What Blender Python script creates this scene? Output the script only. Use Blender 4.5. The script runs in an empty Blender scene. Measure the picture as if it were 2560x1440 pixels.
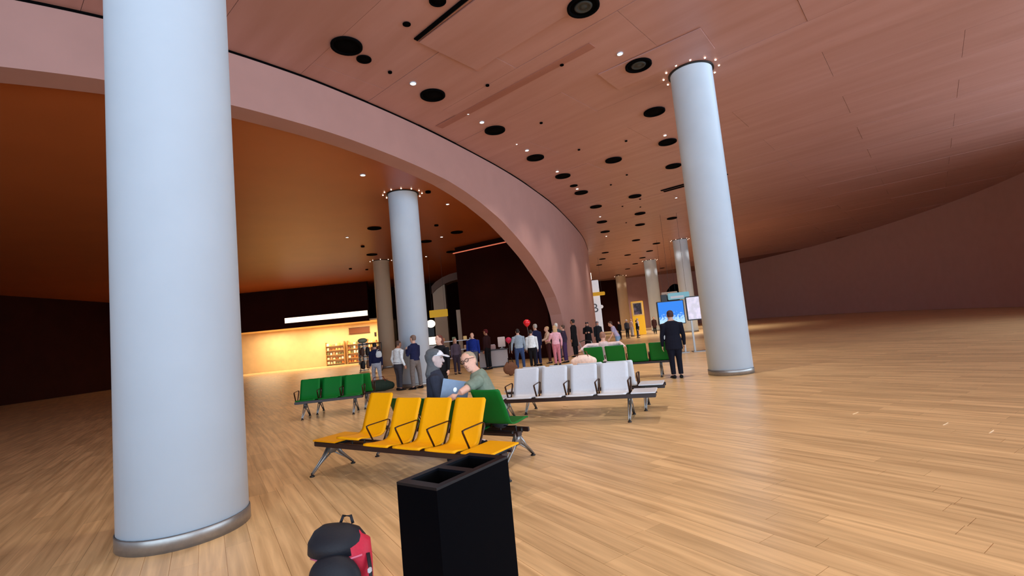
import bpy, bmesh, math, random
from mathutils import Vector, Matrix
R = math.radians
random.seed(7)
S = bpy.context.scene
COL = S.collection

# ---------------------------------------------------------------- camera
cam = bpy.data.cameras.new('camera'); camo = bpy.data.objects.new('camera', cam); COL.objects.link(camo)
cam.sensor_width = 36; cam.lens = 36 * 1200 / 2560; cam.clip_end = 400
_p, _r = R(5.025), R(5.5)
_F = Vector((0, math.cos(_p), math.sin(_p))); _R0 = Vector((1, 0, 0)); _U0 = Vector((0, -math.sin(_p), math.cos(_p)))
_Rt = _R0 * math.cos(_r) - _U0 * math.sin(_r); _Up = _R0 * math.sin(_r) + _U0 * math.cos(_r)
_m = Matrix((_Rt, _Up, -_F)).transposed().to_4x4(); _m.translation = Vector((0, 0, 1.6))
camo.matrix_world = _m
S.camera = camo

# ---------------------------------------------------------------- world, daylight, exposure
w = bpy.data.worlds.new('sky'); S.world = w; w.use_nodes = True
w.node_tree.nodes['Background'].inputs[0].default_value = (.62, .76, 1, 1)
w.node_tree.nodes['Background'].inputs[1].default_value = .8

def area(name, loc, rot, sx, sy, power, col):
    l = bpy.data.lights.new(name, 'AREA'); l.shape = 'RECTANGLE'; l.size = sx; l.size_y = sy; l.energy = power; l.color = col
    o = bpy.data.objects.new(name, l); COL.objects.link(o); o.location = loc; o.rotation_euler = rot
    return o
# daylight through the glazed facades behind and to the right of the camera
area('daylight_back_facade', (4, -13.5, 4), (R(90), 0, 0), 40, 7.4, 4300, (.62, .81, 1))
area('daylight_side_facade', (25.5, 1, 4), (R(90), 0, R(90)), 30, 7.4, 4300, (.62, .81, 1))
S.view_settings.view_transform = 'Standard'; S.view_settings.look = 'None'; S.view_settings.gamma = 1
S.view_settings.exposure = 0.0
S.view_settings.use_curve_mapping = False

# ---------------------------------------------------------------- materials
def lin(c):
    c = c / 255
    return c / 12.92 if c <= .04045 else ((c + .055) / 1.055) ** 2.4
MATS = {}
def mat(name, rgb, rough=.5, metal=0, emit=0, var=.06, scale=30, spec=.5, bump=0, ecol=None):
    if name in MATS: return MATS[name]
    m = bpy.data.materials.new(name); m.use_nodes = True; MATS[name] = m
    nt = m.node_tree; b = nt.nodes['Principled BSDF']
    c = [lin(v) for v in rgb]
    b.inputs['Roughness'].default_value = rough; b.inputs['Metallic'].default_value = metal
    b.inputs['Specular IOR Level'].default_value = spec
    tc = nt.nodes.new('ShaderNodeTexCoord'); no = nt.nodes.new('ShaderNodeTexNoise'); no.inputs['Scale'].default_value = scale
    no.inputs['Detail'].default_value = 3
    nt.links.new(tc.outputs['Object'], no.inputs['Vector'])
    rp = nt.nodes.new('ShaderNodeValToRGB')
    rp.color_ramp.elements[0].color = (*[v * (1 - var) for v in c], 1); rp.color_ramp.elements[1].color = (*[min(1, v * (1 + var)) for v in c], 1)
    rp.color_ramp.elements[0].position = .3; rp.color_ramp.elements[1].position = .7
    nt.links.new(no.outputs['Fac'], rp.inputs['Fac']); nt.links.new(rp.outputs['Color'], b.inputs['Base Color'])
    if bump:
        bp = nt.nodes.new('ShaderNodeBump'); bp.inputs['Strength'].default_value = bump; bp.inputs['Distance'].default_value = .01
        nt.links.new(no.outputs['Fac'], bp.inputs['Height']); nt.links.new(bp.outputs['Normal'], b.inputs['Normal'])
    if emit:
        e = [lin(v) for v in (ecol or rgb)]
        b.inputs['Emission Color'].default_value = (*e, 1); b.inputs['Emission Strength'].default_value = emit
    return m

def streak_mat(name, rgb, ang, rough, var, sx=.35, sy=7, per_object=0, spec=.5, bricks=None):
    """wood or brushed panels: noise stretched along the direction ang (radians, world plan)"""
    m = bpy.data.materials.new(name); m.use_nodes = True; nt = m.node_tree; b = nt.nodes['Principled BSDF']
    N = nt.nodes.new; L = nt.links.new
    c = [lin(v) for v in rgb]
    g = N('ShaderNodeNewGeometry'); mp = N('ShaderNodeMapping'); mp.vector_type = 'POINT'
    mp.inputs['Rotation'].default_value = (0, 0, -ang); L(g.outputs['Position'], mp.inputs['Vector'])
    sc = N('ShaderNodeMapping'); sc.inputs['Scale'].default_value = (sx, sy, 1); L(mp.outputs['Vector'], sc.inputs['Vector'])
    no = N('ShaderNodeTexNoise'); no.inputs['Scale'].default_value = 1; no.inputs['Detail'].default_value = 5; no.inputs['Distortion'].default_value = .3
    L(sc.outputs['Vector'], no.inputs['Vector'])
    rp = N('ShaderNodeValToRGB'); rp.color_ramp.elements[0].position = .32; rp.color_ramp.elements[1].position = .68
    rp.color_ramp.elements[0].color = (*[v * (1 - var) * f for v, f in zip(c, (1, .94, .88))], 1)
    rp.color_ramp.elements[1].color = (*[min(1, v * (1 + var)) for v in c], 1)
    L(no.outputs['Fac'], rp.inputs['Fac'])
    out = rp.outputs['Color']
    if per_object:
        oi = N('ShaderNodeObjectInfo'); mr = N('ShaderNodeMapRange')
        mr.inputs['To Min'].default_value = 1 - per_object; mr.inputs['To Max'].default_value = 1 + per_object
        L(oi.outputs['Random'], mr.inputs['Value'])
        mx = N('ShaderNodeMix'); mx.data_type = 'RGBA'; mx.blend_type = 'MULTIPLY'; mx.inputs[0].default_value = 1
        L(out, mx.inputs[6]); L(mr.outputs['Result'], mx.inputs[7]); out = mx.outputs[2]
    if bricks:
        br = N('ShaderNodeTexBrick'); br.inputs['Scale'].default_value = 1; br.inputs['Brick Width'].default_value = bricks[0]; br.inputs['Row Height'].default_value = bricks[1]
        br.inputs['Mortar Size'].default_value = .002; br.inputs['Color1'].default_value = (.86, .86, .86, 1); br.inputs['Color2'].default_value = (1.12, 1.12, 1.12, 1)
        br.inputs['Mortar'].default_value = (.6, .6, .6, 1); br.offset = .4; L(mp.outputs['Vector'], br.inputs['Vector'])
        mx = N('ShaderNodeMix'); mx.data_type = 'RGBA'; mx.blend_type = 'MULTIPLY'; mx.inputs[0].default_value = 1
        L(out, mx.inputs[6]); L(br.outputs['Color'], mx.inputs[7]); out = mx.outputs[2]
    L(out, b.inputs['Base Color'])
    b.inputs['Roughness'].default_value = rough; b.inputs['Specular IOR Level'].default_value = spec
    MATS[name] = m
    return m

CEIL_ANG, PLANK_ANG = R(-41), R(-57)
M_PLANK = streak_mat('oak_plank', (226, 190, 138), PLANK_ANG, .32, .20, .9, 16, .10)
M_FLOOR = streak_mat('oak_floor', (226, 190, 138), PLANK_ANG, .32, .20, .9, 16, 0, bricks=(1.3, .19))
M_CEIL = streak_mat('pink_ceiling_panel', (182, 138, 131), CEIL_ANG, .42, .07, .25, 2.2, .025)
M_CEILB = mat('ceiling_void', (140, 98, 90), .7)
M_WALL = mat('pink_plaster', (180, 136, 127), .75, var=.03, scale=1.5)
M_COPPER = mat('copper_ceiling', (176, 96, 48), .38, var=.05, scale=.6)
M_DARKWALL = mat('dark_brown_wall', (44, 15, 10), .8, var=.10, scale=.8, spec=.08)
M_BLACK = mat('black_metal', (14, 13, 15), .45)
M_HOLE = mat('black_recess', (5, 4, 5), .9, spec=.05)
M_COLUMN = mat('pale_column_paint', (198, 215, 232), .38, var=.02, scale=2)
M_BEIGE = mat('beige_column_paint', (205, 180, 152), .5, var=.02, scale=2)
M_LAMP = mat('lamp_glow', (255, 236, 214), .4, emit=14)
M_LAMPS = mat('lamp_glow_soft', (255, 226, 200), .4, emit=5)
M_YELLOW = mat('yellow_seat_plastic', (252, 176, 0), .45, var=.02, spec=.25)
M_GREEN = mat('green_seat_plastic', (0, 108, 36), .45, var=.03, spec=.25)
M_WHITE = mat('white_seat_plastic', (214, 218, 224), .38, var=.02)
M_STEEL = mat('grey_cast_metal', (150, 146, 142), .35, metal=.7)
M_BEAM = mat('dark_brown_beam', (44, 22, 18), .4)
M_ARM = mat('dark_bronze_rod', (64, 36, 18), .35, metal=.4)
M_YSIGN = mat('yellow_sign', (232, 178, 14), .5, emit=.25)

# ---------------------------------------------------------------- helpers
def link(o):
    COL.objects.link(o); return o
def obj(name, bm, m, parent=None, smooth=False, loc=None, rot=None):
    me = bpy.data.meshes.new(name); bm.to_mesh(me); bm.free()
    if smooth:
        for p in me.polygons: p.use_smooth = True
    for x in (m if isinstance(m, (list, tuple)) else [m]): me.materials.append(x)
    o = link(bpy.data.objects.new(name, me)); o.parent = parent
    if loc: o.location = loc
    if rot: o.rotation_euler = rot
    return o
def inst(name, me, parent=None, loc=(0, 0, 0), rotz=0):
    o = link(bpy.data.objects.new(name, me)); o.parent = parent; o.location = loc; o.rotation_euler = (0, 0, rotz); return o
def tag(o, label, cat, group=None):
    o['label'] = label; o['category'] = cat
    if group: o['group'] = group
    return o
def struct(o, label=None):
    o['kind'] = 'structure'
    if label: o['label'] = label
    return o
def thing(name, label, cat, loc=(0, 0, 0), rz=0, group=None):
    o = link(bpy.data.objects.new(name, None)); o.location = loc; o.rotation_euler = (0, 0, rz); o.empty_display_size = .1
    return tag(o, label, cat, group)
def BM(): return bmesh.new()
def box(bm, c, s, rz=0, bev=0):
    r = bmesh.ops.create_cube(bm, size=1); vs = r['verts']
    bmesh.ops.scale(bm, vec=s, verts=vs)
    if bev:
        es = list({e for v in vs for e in v.link_edges})
        rr = bmesh.ops.bevel(bm, geom=es, offset=bev, segments=2, affect='EDGES'); vs = list({v for f in rr['faces'] for v in f.verts} | {v for v in vs if v.is_valid})
    if rz: bmesh.ops.rotate(bm, cent=(0, 0, 0), matrix=Matrix.Rotation(rz, 3, 'Z'), verts=vs)
    bmesh.ops.translate(bm, vec=c, verts=vs)
    return bm
def loft(bm, rings, cap=True):
    """rings: list of lists of points (equal length, closed loops)"""
    vv = [[bm.verts.new(p) for p in r] for r in rings]
    n = len(vv[0])
    for a, b in zip(vv[:-1], vv[1:]):
        for i in range(n): bm.faces.new((a[i], a[(i + 1) % n], b[(i + 1) % n], b[i]))
    if cap:
        bm.faces.new(list(reversed(vv[0]))); bm.faces.new(vv[-1])
    return bm
def tube(bm, pts, rad, n=8, side=None, round_ends=False):
    """tube along pts; rad: number, list of numbers or list of (ra, rb); side: direction of ra"""
    P = [Vector(p) for p in pts]; k = len(P)
    if not isinstance(rad, (list, tuple)): rad = [rad] * k
    rad = [(q, q) if not isinstance(q, (list, tuple)) else q for q in rad]
    T = []
    for i in range(k):
        t = (P[min(i + 1, k - 1)] - P[max(i - 1, 0)]); T.append(t.normalized() if t.length > 1e-9 else Vector((0, 0, 1)))
    s0 = Vector(side) if side else (Vector((1, 0, 0)) if abs(T[0].x) < .9 else Vector((0, 1, 0)))
    st = [(P[i], T[i], rad[i][0], rad[i][1]) for i in range(k)]
    if round_ends:
        a = st[0]; b = st[-1]; pre = []; post = []
        for f in (85, 60, 30):
            h = math.sin(R(f)); q = math.cos(R(f))
            pre.append((a[0] - a[1] * min(a[2], a[3]) * h, a[1], a[2] * q, a[3] * q))
        for f in (30, 60, 85):
            h = math.sin(R(f)); q = math.cos(R(f))
            post.append((b[0] + b[1] * min(b[2], b[3]) * h, b[1], b[2] * q, b[3] * q))
        st = pre + st + post
    rings = []
    for p, t, ra, rb in st:
        s = (s0 - t * s0.dot(t))
        if s.length < 1e-5: s = t.orthogonal()
        s.normalize(); u = t.cross(s)
        rings.append([p + s * (ra * math.cos(2 * math.pi * j / n)) + u * (rb * math.sin(2 * math.pi * j / n)) for j in range(n)])
    return loft(bm, rings)
def lathe(bm, prof, n=32, c=(0, 0, 0)):
    c = Vector(c)
    rings = [[c + Vector((r * math.cos(2 * math.pi * j / n), r * math.sin(2 * math.pi * j / n), z)) for j in range(n)] for r, z in prof]
    return loft(bm, rings)
def ell(bm, c, r, n=12, rot=None):
    rr = bmesh.ops.create_uvsphere(bm, u_segments=n, v_segments=max(6, n // 2 + 2), radius=1); vs = rr['verts']
    bmesh.ops.scale(bm, vec=r, verts=vs)
    if rot is not None: bmesh.ops.rotate(bm, cent=(0, 0, 0), matrix=rot, verts=vs)
    bmesh.ops.translate(bm, vec=c, verts=vs)
    return bm
def prism(bm, poly, z0, z1):
    return loft(bm, [[Vector((x, y, z0)) for x, y in poly], [Vector((x, y, z1)) for x, y in poly]])
def wall_seg(bm, a, b, z0, z1, th=.25):
    a = Vector((*a, 0)); b = Vector((*b, 0)); d = (b - a); L = d.length; d.normalize(); n = Vector((-d.y, d.x, 0)) * th
    prism(bm, [(p.x, p.y) for p in (a, b, b + n, a + n)], z0, z1)

# ================================================================ the setting
HC, IC = 8.0, 6.85      # hall ceiling, inner ceiling
bm = BM(); prism(bm, [(-45, -14), (62, -14), (62, 95), (-45, 95)], -.2, -.006)
floor = struct(obj('floor', bm, M_FLOOR), 'pale oak plank floor of the terminal hall')
# oak planks nearest the camera
pm = BM(); box(pm, (0, 0, -.003), (1.296, .187, .006)); pme = bpy.data.meshes.new('plank'); pm.to_mesh(pme); pm.free(); pme.materials.append(M_PLANK)
ca, sa = math.cos(PLANK_ANG), math.sin(PLANK_ANG); cand = []
for i in range(-30, 30):
    for j in range(-70, 70):
        a = (i + (.4 if j % 2 else 0) + .13 * ((j * 7) % 5)) * 1.3; b = j * .19
        x, y = a * ca - b * sa, a * sa + b * ca
        cand.append((math.hypot(x - .9, (y - 4.0) * .8), x, y))
cand.sort()
for d, x, y in cand[:300]: inst('plank', pme, floor, (x, y, 0), PLANK_ANG)

# curved plaster wall with the great arch
WP = [(-27, 2.9), (-22, 3.4), (-17, 4.3), (-13, 5.4), (-10, 6.5), (-7.6, 7.8), (-5.9, 9.1), (-4.6, 10.5), (-3.71, 11.71), (-2.72, 13.25), (-1.82, 14.82), (-.70, 16.96), (.29, 19.02),
      (1.36, 21.58), (2.79, 25.49), (4.66, 31.75), (5.85, 36.34), (7.0, 41.99)]
def catmull(P, step=.3):
    out = []; L = []
    for i in range(len(P) - 1):
        p0 = Vector(P[max(i - 1, 0)]); p1 = Vector(P[i]); p2 = Vector(P[i + 1]); p3 = Vector(P[min(i + 2, len(P) - 1)])
        n = max(2, int((p2 - p1).length / step))
        for k in range(n):
            t = k / n
            out.append(.5 * ((2 * p1) + (p2 - p0) * t + (2 * p0 - 5 * p1 + 4 * p2 - p3) * t * t + (3 * p1 - p0 - 3 * p2 + p3) * t ** 3))
    out.append(Vector(P[-1])); return out
wc = catmull(WP)
wl = [0]
for a, b in zip(wc[:-1], wc[1:]): wl.append(wl[-1] + (b - a).length)
i0 = min(range(len(wc)), key=lambda i: (wc[i] - Vector((-13, 5.4))).length); off = wl[i0]; wl = [v - off for v in wl]
ARCH = [(9.0, 6.80), (11.4, 6.78), (12.9, 6.72), (14.0, 6.66), (15.35, 6.56), (16.25, 6.42), (17.24, 6.22), (18.68, 5.84), (20.0, 5.37), (21.66, 4.72), (23.67, 3.75), (24.78, 2.95), (25.39, 2.18), (25.61, 1.57), (25.66, 1.0), (25.67, 0)]
def arch_h(l):
    l = 9 + abs(l - 9)
    if l >= 25.67: return 0
    for (a, ha), (b, hb) in zip(ARCH[:-1], ARCH[1:]):
        if a <= l <= b: return ha + (hb - ha) * (l - a) / (b - a)
    return 0
ext = sorted(set(wl + [18 - 25.67 + d for d in (0.001, .06, .3, .7)] + [25.67 - d for d in (.001, .01, .03, .06, .12, .2, .28, .45, .7, 1.0, 1.4)]))
def wpt(l):
    l = min(max(l, wl[0]), wl[-1])
    for i in range(len(wl) - 1):
        if wl[i] <= l <= wl[i + 1]:
            t = (l - wl[i]) / max(1e-6, wl[i + 1] - wl[i]); p = wc[i].lerp(wc[i + 1], t)
            a = wc[max(i - 1, 0)]; b = wc[min(i + 2, len(wc) - 1)]; d = (b - a).normalized()
            return p, Vector((-d.y, d.x))
TH = .6
bm = BM(); rings = []
for l in ext:
    p, n = wpt(l); q = p + n * TH; h = arch_h(l) if l < 25.67 else 0
    rings.append([Vector((p.x, p.y, h)), Vector((p.x, p.y, HC + .03)), Vector((q.x, q.y, HC + .03)), Vector((q.x, q.y, h))])
loft(bm, rings)
p, n = wpt(wl[-1])
prism(bm, [(7.0, 41.99), (7.02, 43.0), (6.6, 44.2), (5.5, 45.2), (2, 46.0), (2, 45.5), (5.2, 44.7), (6.2, 44), (6.5, 43.1), (6.41, 42.11)], 0, HC + .03)
bmesh.ops.recalc_face_normals(bm, faces=bm.faces)
wall_left = struct(obj('wall_left', bm, M_WALL), 'curved pink plaster wall pierced by a huge arch')
# shadow gap between wall and ceiling
bm = BM(); rings = []
for l in wl:
    p, n = wpt(l); p = p - n * .015; q = p + n * .03
    rings.append([Vector((p.x, p.y, HC - .05)), Vector((p.x, p.y, HC + .01)), Vector((q.x, q.y, HC + .01)), Vector((q.x, q.y, HC - .05))])
loft(bm, rings); struct(obj('trim_1', bm, M_HOLE), 'thin black shadow gap where curved wall meets ceiling')

# hall ceiling: void above, panels below
edge = [(p.x, p.y) for p in wc[::6]]
bm = BM(); prism(bm, [(-27, -14), (62, -14), (62, 95), (2, 95), (2, 46), (7.0, 42)] + [(a - .1, b + .1) for a, b in reversed(edge)], HC + .03, HC + .3)
ceiling = struct(obj('ceiling', bm, M_CEILB), 'pinkish brown panelled hall ceiling')
PW, PL = 1.9, 5.6
pm = BM(); box(pm, (0, 0, .02), (PL - .007, PW - .007, .04)); pme = bpy.data.meshes.new('panel'); pm.to_mesh(pme); pm.free(); pme.materials.append(M_CEIL)
ca, sa = math.cos(CEIL_ANG), math.sin(CEIL_ANG); cand = []
for i in range(-14, 16):
    for j in range(-8, 50):
        a = -1.35 + (i + (.5 if j % 2 else 0)) * PL; b = 6.1 + j * PW
        x, y = a * ca - b * sa, a * sa + b * ca
        if y < -11 or y > 84 or x > 37 or x < -25: continue
        # keep panels on the hall side of the curved wall
        wx = None
        for k in range(len(wc) - 1):
            if wc[k].y <= y <= wc[k + 1].y: wx = wc[k].x; break
        if wx is not None and x < wx - 3.2: continue
        if y > 44 and x < 3: continue
        cand.append((math.hypot(x - y * .22, y) + .5 * abs(x), x, y, a, b))
cand.sort()
rnd = random.Random(3)
for d, x, y, a, b in cand[:300]:
    inst('panel', pme, ceiling, (x, y, HC - rnd.choice((0, 0, .003, .008))), CEIL_ANG)

# other walls of the hall
bm = BM()
wall_seg(bm, (40, 72), (30, 79), 0, 8.1, -.3); wall_seg(bm, (18.2, 76), (2, 76), 0, 8.1, -.3)
struct(obj('wall_far', bm, M_DARKWALL), 'dark far end of the hall')
# far right pink wall with an arched opening
bm = BM()
A0, A1 = Vector((17.0, 75.0)), Vector((31.0, 74.0)); n = 30; rings = []
for k in range(n + 1):
    t = k / n; p = A0.lerp(A1, t); x = (p.x - 25.3) / 2.6
    h = 6.4 * math.sqrt(max(0, 1 - x * x)) if abs(x) < 1 else 0
    rings.append([Vector((p.x, p.y, h)), Vector((p.x, p.y, 8.1)), Vector((p.x, p.y + .6, 8.1)), Vector((p.x, p.y + .6, h))])
loft(bm, rings); bmesh.ops.recalc_face_normals(bm, faces=bm.faces)
struct(obj('wall_back', bm, M_WALL), 'distant pink plaster wall with a dark arched doorway')
bm = BM()
RW = [(31, 74), (34, 66), (35.5, 55), (35, 44), (33, 34), (30, 26), (27, 19.5)]
rw = catmull(RW, 1.2); rings = []
for i, p in enumerate(rw):
    d = (rw[min(i + 1, len(rw) - 1)] - rw[max(i - 1, 0)]).normalized(); q = p + Vector((-d.y, d.x)) * .5
    x = (i - len(rw) * .60) / (len(rw) * .22); h = 0
    rings.append([Vector((p.x, p.y, h)), Vector((p.x, p.y, 8.1)), Vector((q.x, q.y, 8.1)), Vector((q.x, q.y, h))])
loft(bm, rings); bmesh.ops.recalc_face_normals(bm, faces=bm.faces)
struct(obj('wall_right', bm, M_WALL), 'curved pink plaster wall on the far side of the hall')
bm = BM(); wall_seg(bm, (60, 19.8), (27, 19.8), 0, 8, .3)
wall_seg(bm, (60, 92), (-5, 92), 0, 8.3, .3); wall_seg(bm, (60, 15), (60, 92), 0, 8.3, .3)
struct(obj('wall_side', bm, M_DARKWALL))
# glazed facades (frames): behind the camera and on its right
bm = BM()
for k in range(17): box(bm, (-22 + k * 3.0, -13.9, 4), (.1, .18, 8))
for k in range(11): box(bm, (26.2, -13.9 + k * 3.3, 4), (.18, .1, 8))
for z in (.1, 4, 7.9): box(bm, (2, -13.9, z), (48, .14, .12)); box(bm, (26.2, 2.8, z), (.14, 33.4, .12))
struct(obj('window_1', bm, M_STEEL), 'steel mullions of the glazed facade')

# inner room behind the arch
inner_edge = []
for l in [wl[0] + k * .8 for k in range(int((wl[-1] - wl[0]) / .8))]:
    p, n = wpt(l); inner_edge.append((p.x + n.x * .3, p.y + n.y * .3))
bm = BM(); prism(bm, inner_edge + [(2, 50), (-40, 50), (-40, 3)], IC, IC + .15)
struct(obj('ceiling_inner', bm, M_COPPER), 'copper brown lower ceiling inside the arch')
bm = BM(); wall_seg(bm, (1.75, 25.27), (-3.2, 28.5), 0, IC, -.4); wall_seg(bm, (-3.2, 28.5), (-3.2, 46), 0, IC, -.4)
bmesh.ops.recalc_face_normals(bm, faces=bm.faces)
struct(obj('wall_inner', bm, M_DARKWALL), 'tall dark brown wall seen through the arch')
bm = BM(); wall_seg(bm, (-3.2, 46), (-32, 46), 0, IC, -.3); wall_seg(bm, (-32, 46), (-32, 3), 0, IC, -.3)
bmesh.ops.recalc_face_normals(bm, faces=bm.faces)
struct(obj('wall_inner_back', bm, M_DARKWALL), 'dark brown back wall of the inner room')

# ================================================================ columns
def column(label, x, y, r, h, m, lamps=10, power=0, group=None, n=40):
    t = thing('column', label, 'column', (x, y, 0), 0, group)
    bm = BM(); lathe(bm, [(r, 0), (r, h - .02), (r + .015, h - .01), (r + .015, h)], n); obj('shaft', bm, m, t, True)
    bm = BM(); lathe(bm, [(r + .012, 0), (r + .012, .12), (r + .004, .13), (r + .004, 0)], n); obj('base_ring', bm, M_STEEL, t, True)
    bm = BM(); lathe(bm, [(r + .02, h - .03), (r + .05, h - .03), (r + .05, h), (r + .02, h)], n); obj('collar', bm, M_BLACK, t, True)
    if lamps:
        lm = BM(); lathe(lm, [(.022, -.012), (.022, .008)], 10); me = bpy.data.meshes.new('lamp'); lm.to_mesh(me); lm.free(); me.materials.append(M_LAMPS)
        for k in range(power and 4):
            a = 2 * math.pi * k / 4 - .8
            l = bpy.data.lights.new('column_lamp', 'SPOT'); l.energy = power; l.color = (1, .90, .80); l.spot_size = R(110); l.spot_blend = 1; l.shadow_soft_size = .1
            o = link(bpy.data.objects.new('column_lamp', l)); o.parent = t; o.location = ((r + 1.2) * math.cos(a), (r + 1.2) * math.sin(a), h - .05)
        for k in range(lamps):
            a = 2 * math.pi * (k + .3) / lamps; inst('lamp', me, t, ((r + .17) * math.cos(a), (r + .17) * math.sin(a), h - .012))
    return t
column('thick pale blue-white column standing inside the great arch', -3.6, 16.9, .52, IC, M_COLUMN, 12)
column('slimmer beige column behind the thick column, beside the lit shop', -8.25, 30.6, .5, IC, M_BEIGE, 8)
column('pale column with its top just showing at the right edge', 5.32, 12.35, .53, HC, M_COLUMN, 12)
column('pale column rising behind the blue display screen', 15.9, 54.3, .68, HC, M_COLUMN, 10, 1300)
column('slim cream column in the far hall beside the dark end wall', 16.0, 70.2, .72, HC, M_BEIGE, 8, 900)
column('pale column in the mid hall behind the suited person', 14.9, 41.3, .6, HC, M_COLUMN, 10, 1300)
column('broad pale column nearest the camera on the left', -3.32, 4.75, .53, HC, M_COLUMN, 12)

# ================================================================ ceiling fittings
def mesh_of(name, bm, m, smooth=True):
    me = bpy.data.meshes.new(name); bm.to_mesh(me); bm.free()
    for x in (m if isinstance(m, (list, tuple)) else [m]): me.materials.append(x)
    if smooth:
        for p in me.polygons: p.use_smooth = True
    return me
M_NOZZLE = mat('grey_green_nozzle', (38, 44, 44), .5)
def diff_meshes(r):
    a = BM(); lathe(a, [(r, .0), (r, -.035), (r * .86, -.04), (r * .80, -.008), (r * .80, 0)], 28)
    b = BM(); lathe(b, [(r * .80, 0), (r * .78, -.006)], 28)
    c = BM(); lathe(c, [(r * .58, -.004), (r * .52, -.03), (r * .40, -.03), (r * .36, -.01), (r * .24, -.012), (r * .2, -.026), (r * .05, -.03)], 24)
    return mesh_of('rim', a, M_HOLE), mesh_of('throat', b, M_HOLE), mesh_of('nozzle', c, M_NOZZLE)
DM = diff_meshes(.33); OM = diff_meshes(.40)
def diffuser(x, y, z, label, group, ms=DM, s=1, nozzle=True):
    t = thing('ceiling_diffuser', label, 'diffuser', (x, y, z), 0, group); t.scale = (s, s, s)
    inst('rim', ms[0], t); inst('throat', ms[1], t)
    if nozzle: inst('nozzle', ms[2], t)
BIG = [(1.98, 9.19), (3.73, 11.65), (-1.6, 12.2), (4.98, 14.57), (-0.06, 14.8), (1.35, 17.63), (6.27, 17.33), (4.54, 18.75), (7.45, 20.27), (2.64, 20.18), (3.83, 23.08), (6.9, 24.78), (-3.03, 9.76),
       (5.08, 26.24), (6.18, 30.5), (7.04, 34.0), (8.99, 44.49), (9.52, 48.89), (10.04, 53.81), (8.28, 29.09), (9.2, 32.64), (10.53, 39.08), (11.84, 47.68), (14.22, 51.06), (13.67, 46.31), (13.04, 41.87),
       (11.04, 31.5), (14.68, 56.05), (14.95, 61.06), (15.15, 67.92), (20.35, 64.29)]
DL = {0: 'largest black diffuser with a grey nozzle ring, at the top of the ceiling', 1: 'black diffuser with a dull grey nozzle, beside the upper right downlight',
      2: 'broad black diffuser beside the brightest downlight, left on the hall ceiling', 3: 'black diffuser just left of the right-hand column head',
      4: 'second black diffuser in the row following the curved wall', 5: 'third black diffuser in the row following the curved wall',
      7: 'lone black diffuser in the middle of the pink ceiling', 9: 'fourth black diffuser in the row following the curved wall',
      10: 'fifth black diffuser in the row following the curved wall', 11: 'black diffuser with two small dark dots beside it, mid ceiling', 12: 'black diffuser cut by the left edge above the arch'}
for i, (x, y) in enumerate(BIG):
    diffuser(x, y, HC - (.036 if i in (0, 1) else .012), DL.get(i, 'small distant black diffuser on the pink hall ceiling'), 'round black diffusers of the hall ceiling', DM, 1, i in (0, 1))
for i, (x, y) in enumerate([(-0.89, 8.65), (-2.83, 10.31), (3.31, 21.8), (-1.62, 9.25)]):
    diffuser(x, y, HC - .012, ('half-size dark ceiling opening above the black slot', 'half-size dark oval opening left of the black slot', 'small dark opening beside the fifth diffuser by the wall', 'little black opening just left of the slot end')[i],
             'small dark openings of the hall ceiling', DM, (.5, .5, .55, .25)[i], False)
sm = BM(); lathe(sm, [(.05, 0), (.05, -.03), (.035, -.034), (.03, -.01)], 12); smm = mesh_of('sprinkler', sm, M_HOLE)
for x, y in [(-2.4, 10.92), (-0.13, 11.96), (1.75, 11.32), (1.41, 14.58), (2.95, 17.23), (5.57, 20.89), (5.12, 22.22), (4.6, 16.81), (7.36, 25.51), (7.85, 27.35), (6.68, 26.77), (7.98, 31.5)]:
    tag(inst('ceiling_sensor', smm, None, (x, y, HC - .012)), 'tiny dark dot fitting on the pink hall ceiling', 'sensor', 'tiny dark ceiling dots')
lr = BM(); lathe(lr, [(.085, 0), (.085, -.02), (.068, -.022), (.066, 0)], 20); lrm = mesh_of('trim_ring', lr, M_COLUMN)
ld = BM(); lathe(ld, [(.066, 0), (.066, -.014), (.03, -.02)], 18); ldm = mesh_of('lens', ld, M_LAMP)
def downlight(x, y, z, label, group, s=1, power=0, size=105, col=(1, .90, .80)):
    t = thing('downlight', label, 'downlight', (x, y, z), 0, group); t.scale = (s, s, s)
    inst('trim_ring', lrm, t); inst('lens', ldm, t)
    if power:
        l = bpy.data.lights.new('downlight_lamp', 'SPOT'); l.energy = power; l.color = col; l.spot_size = R(size); l.spot_blend = 1; l.shadow_soft_size = .1
        o = link(bpy.data.objects.new('downlight_lamp', l)); o.parent = t; o.location = (0, 0, -.05)
LL = ['bright round downlight beside the broad left diffuser', 'bright round downlight above the upper right diffuser', 'downlight by the second diffuser along the curved wall', 'faint small lamp left of the second wall-row diffuser',
      'downlight by the third diffuser along the curved wall', 'tiny faint lamp left of the third wall-row diffuser', 'downlight by the fourth diffuser along the curved wall', 'downlight by the fifth diffuser along the curved wall',
      'pale downlight above the right-edge diffuser', 'small far downlight beyond the end of the curved wall row', 'faint far downlight near the end of the curved wall', 'small downlight at the right edge under the black grille']
for i, (x, y) in enumerate([(-1.98, 11.53), (3.14, 11.09), (-0.43, 14.14), (-0.79, 13.51), (1.01, 16.81), (0.64, 16.16), (2.34, 19.52), (3.54, 22.39), (5.96, 16.65), (5.78, 28.91), (7.47, 35.88), (9.48, 25.99)]):
    downlight(x, y, HC - .012, LL[i], 'hall downlights', (1, .9, .9, .5, .9, .35, .8, .8, .7, .8, .8, .8)[i], (0, 900, 420, 0, 420, 0, 380, 380, 900, 600, 600, 900)[i] if i else 420, 96)
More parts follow.
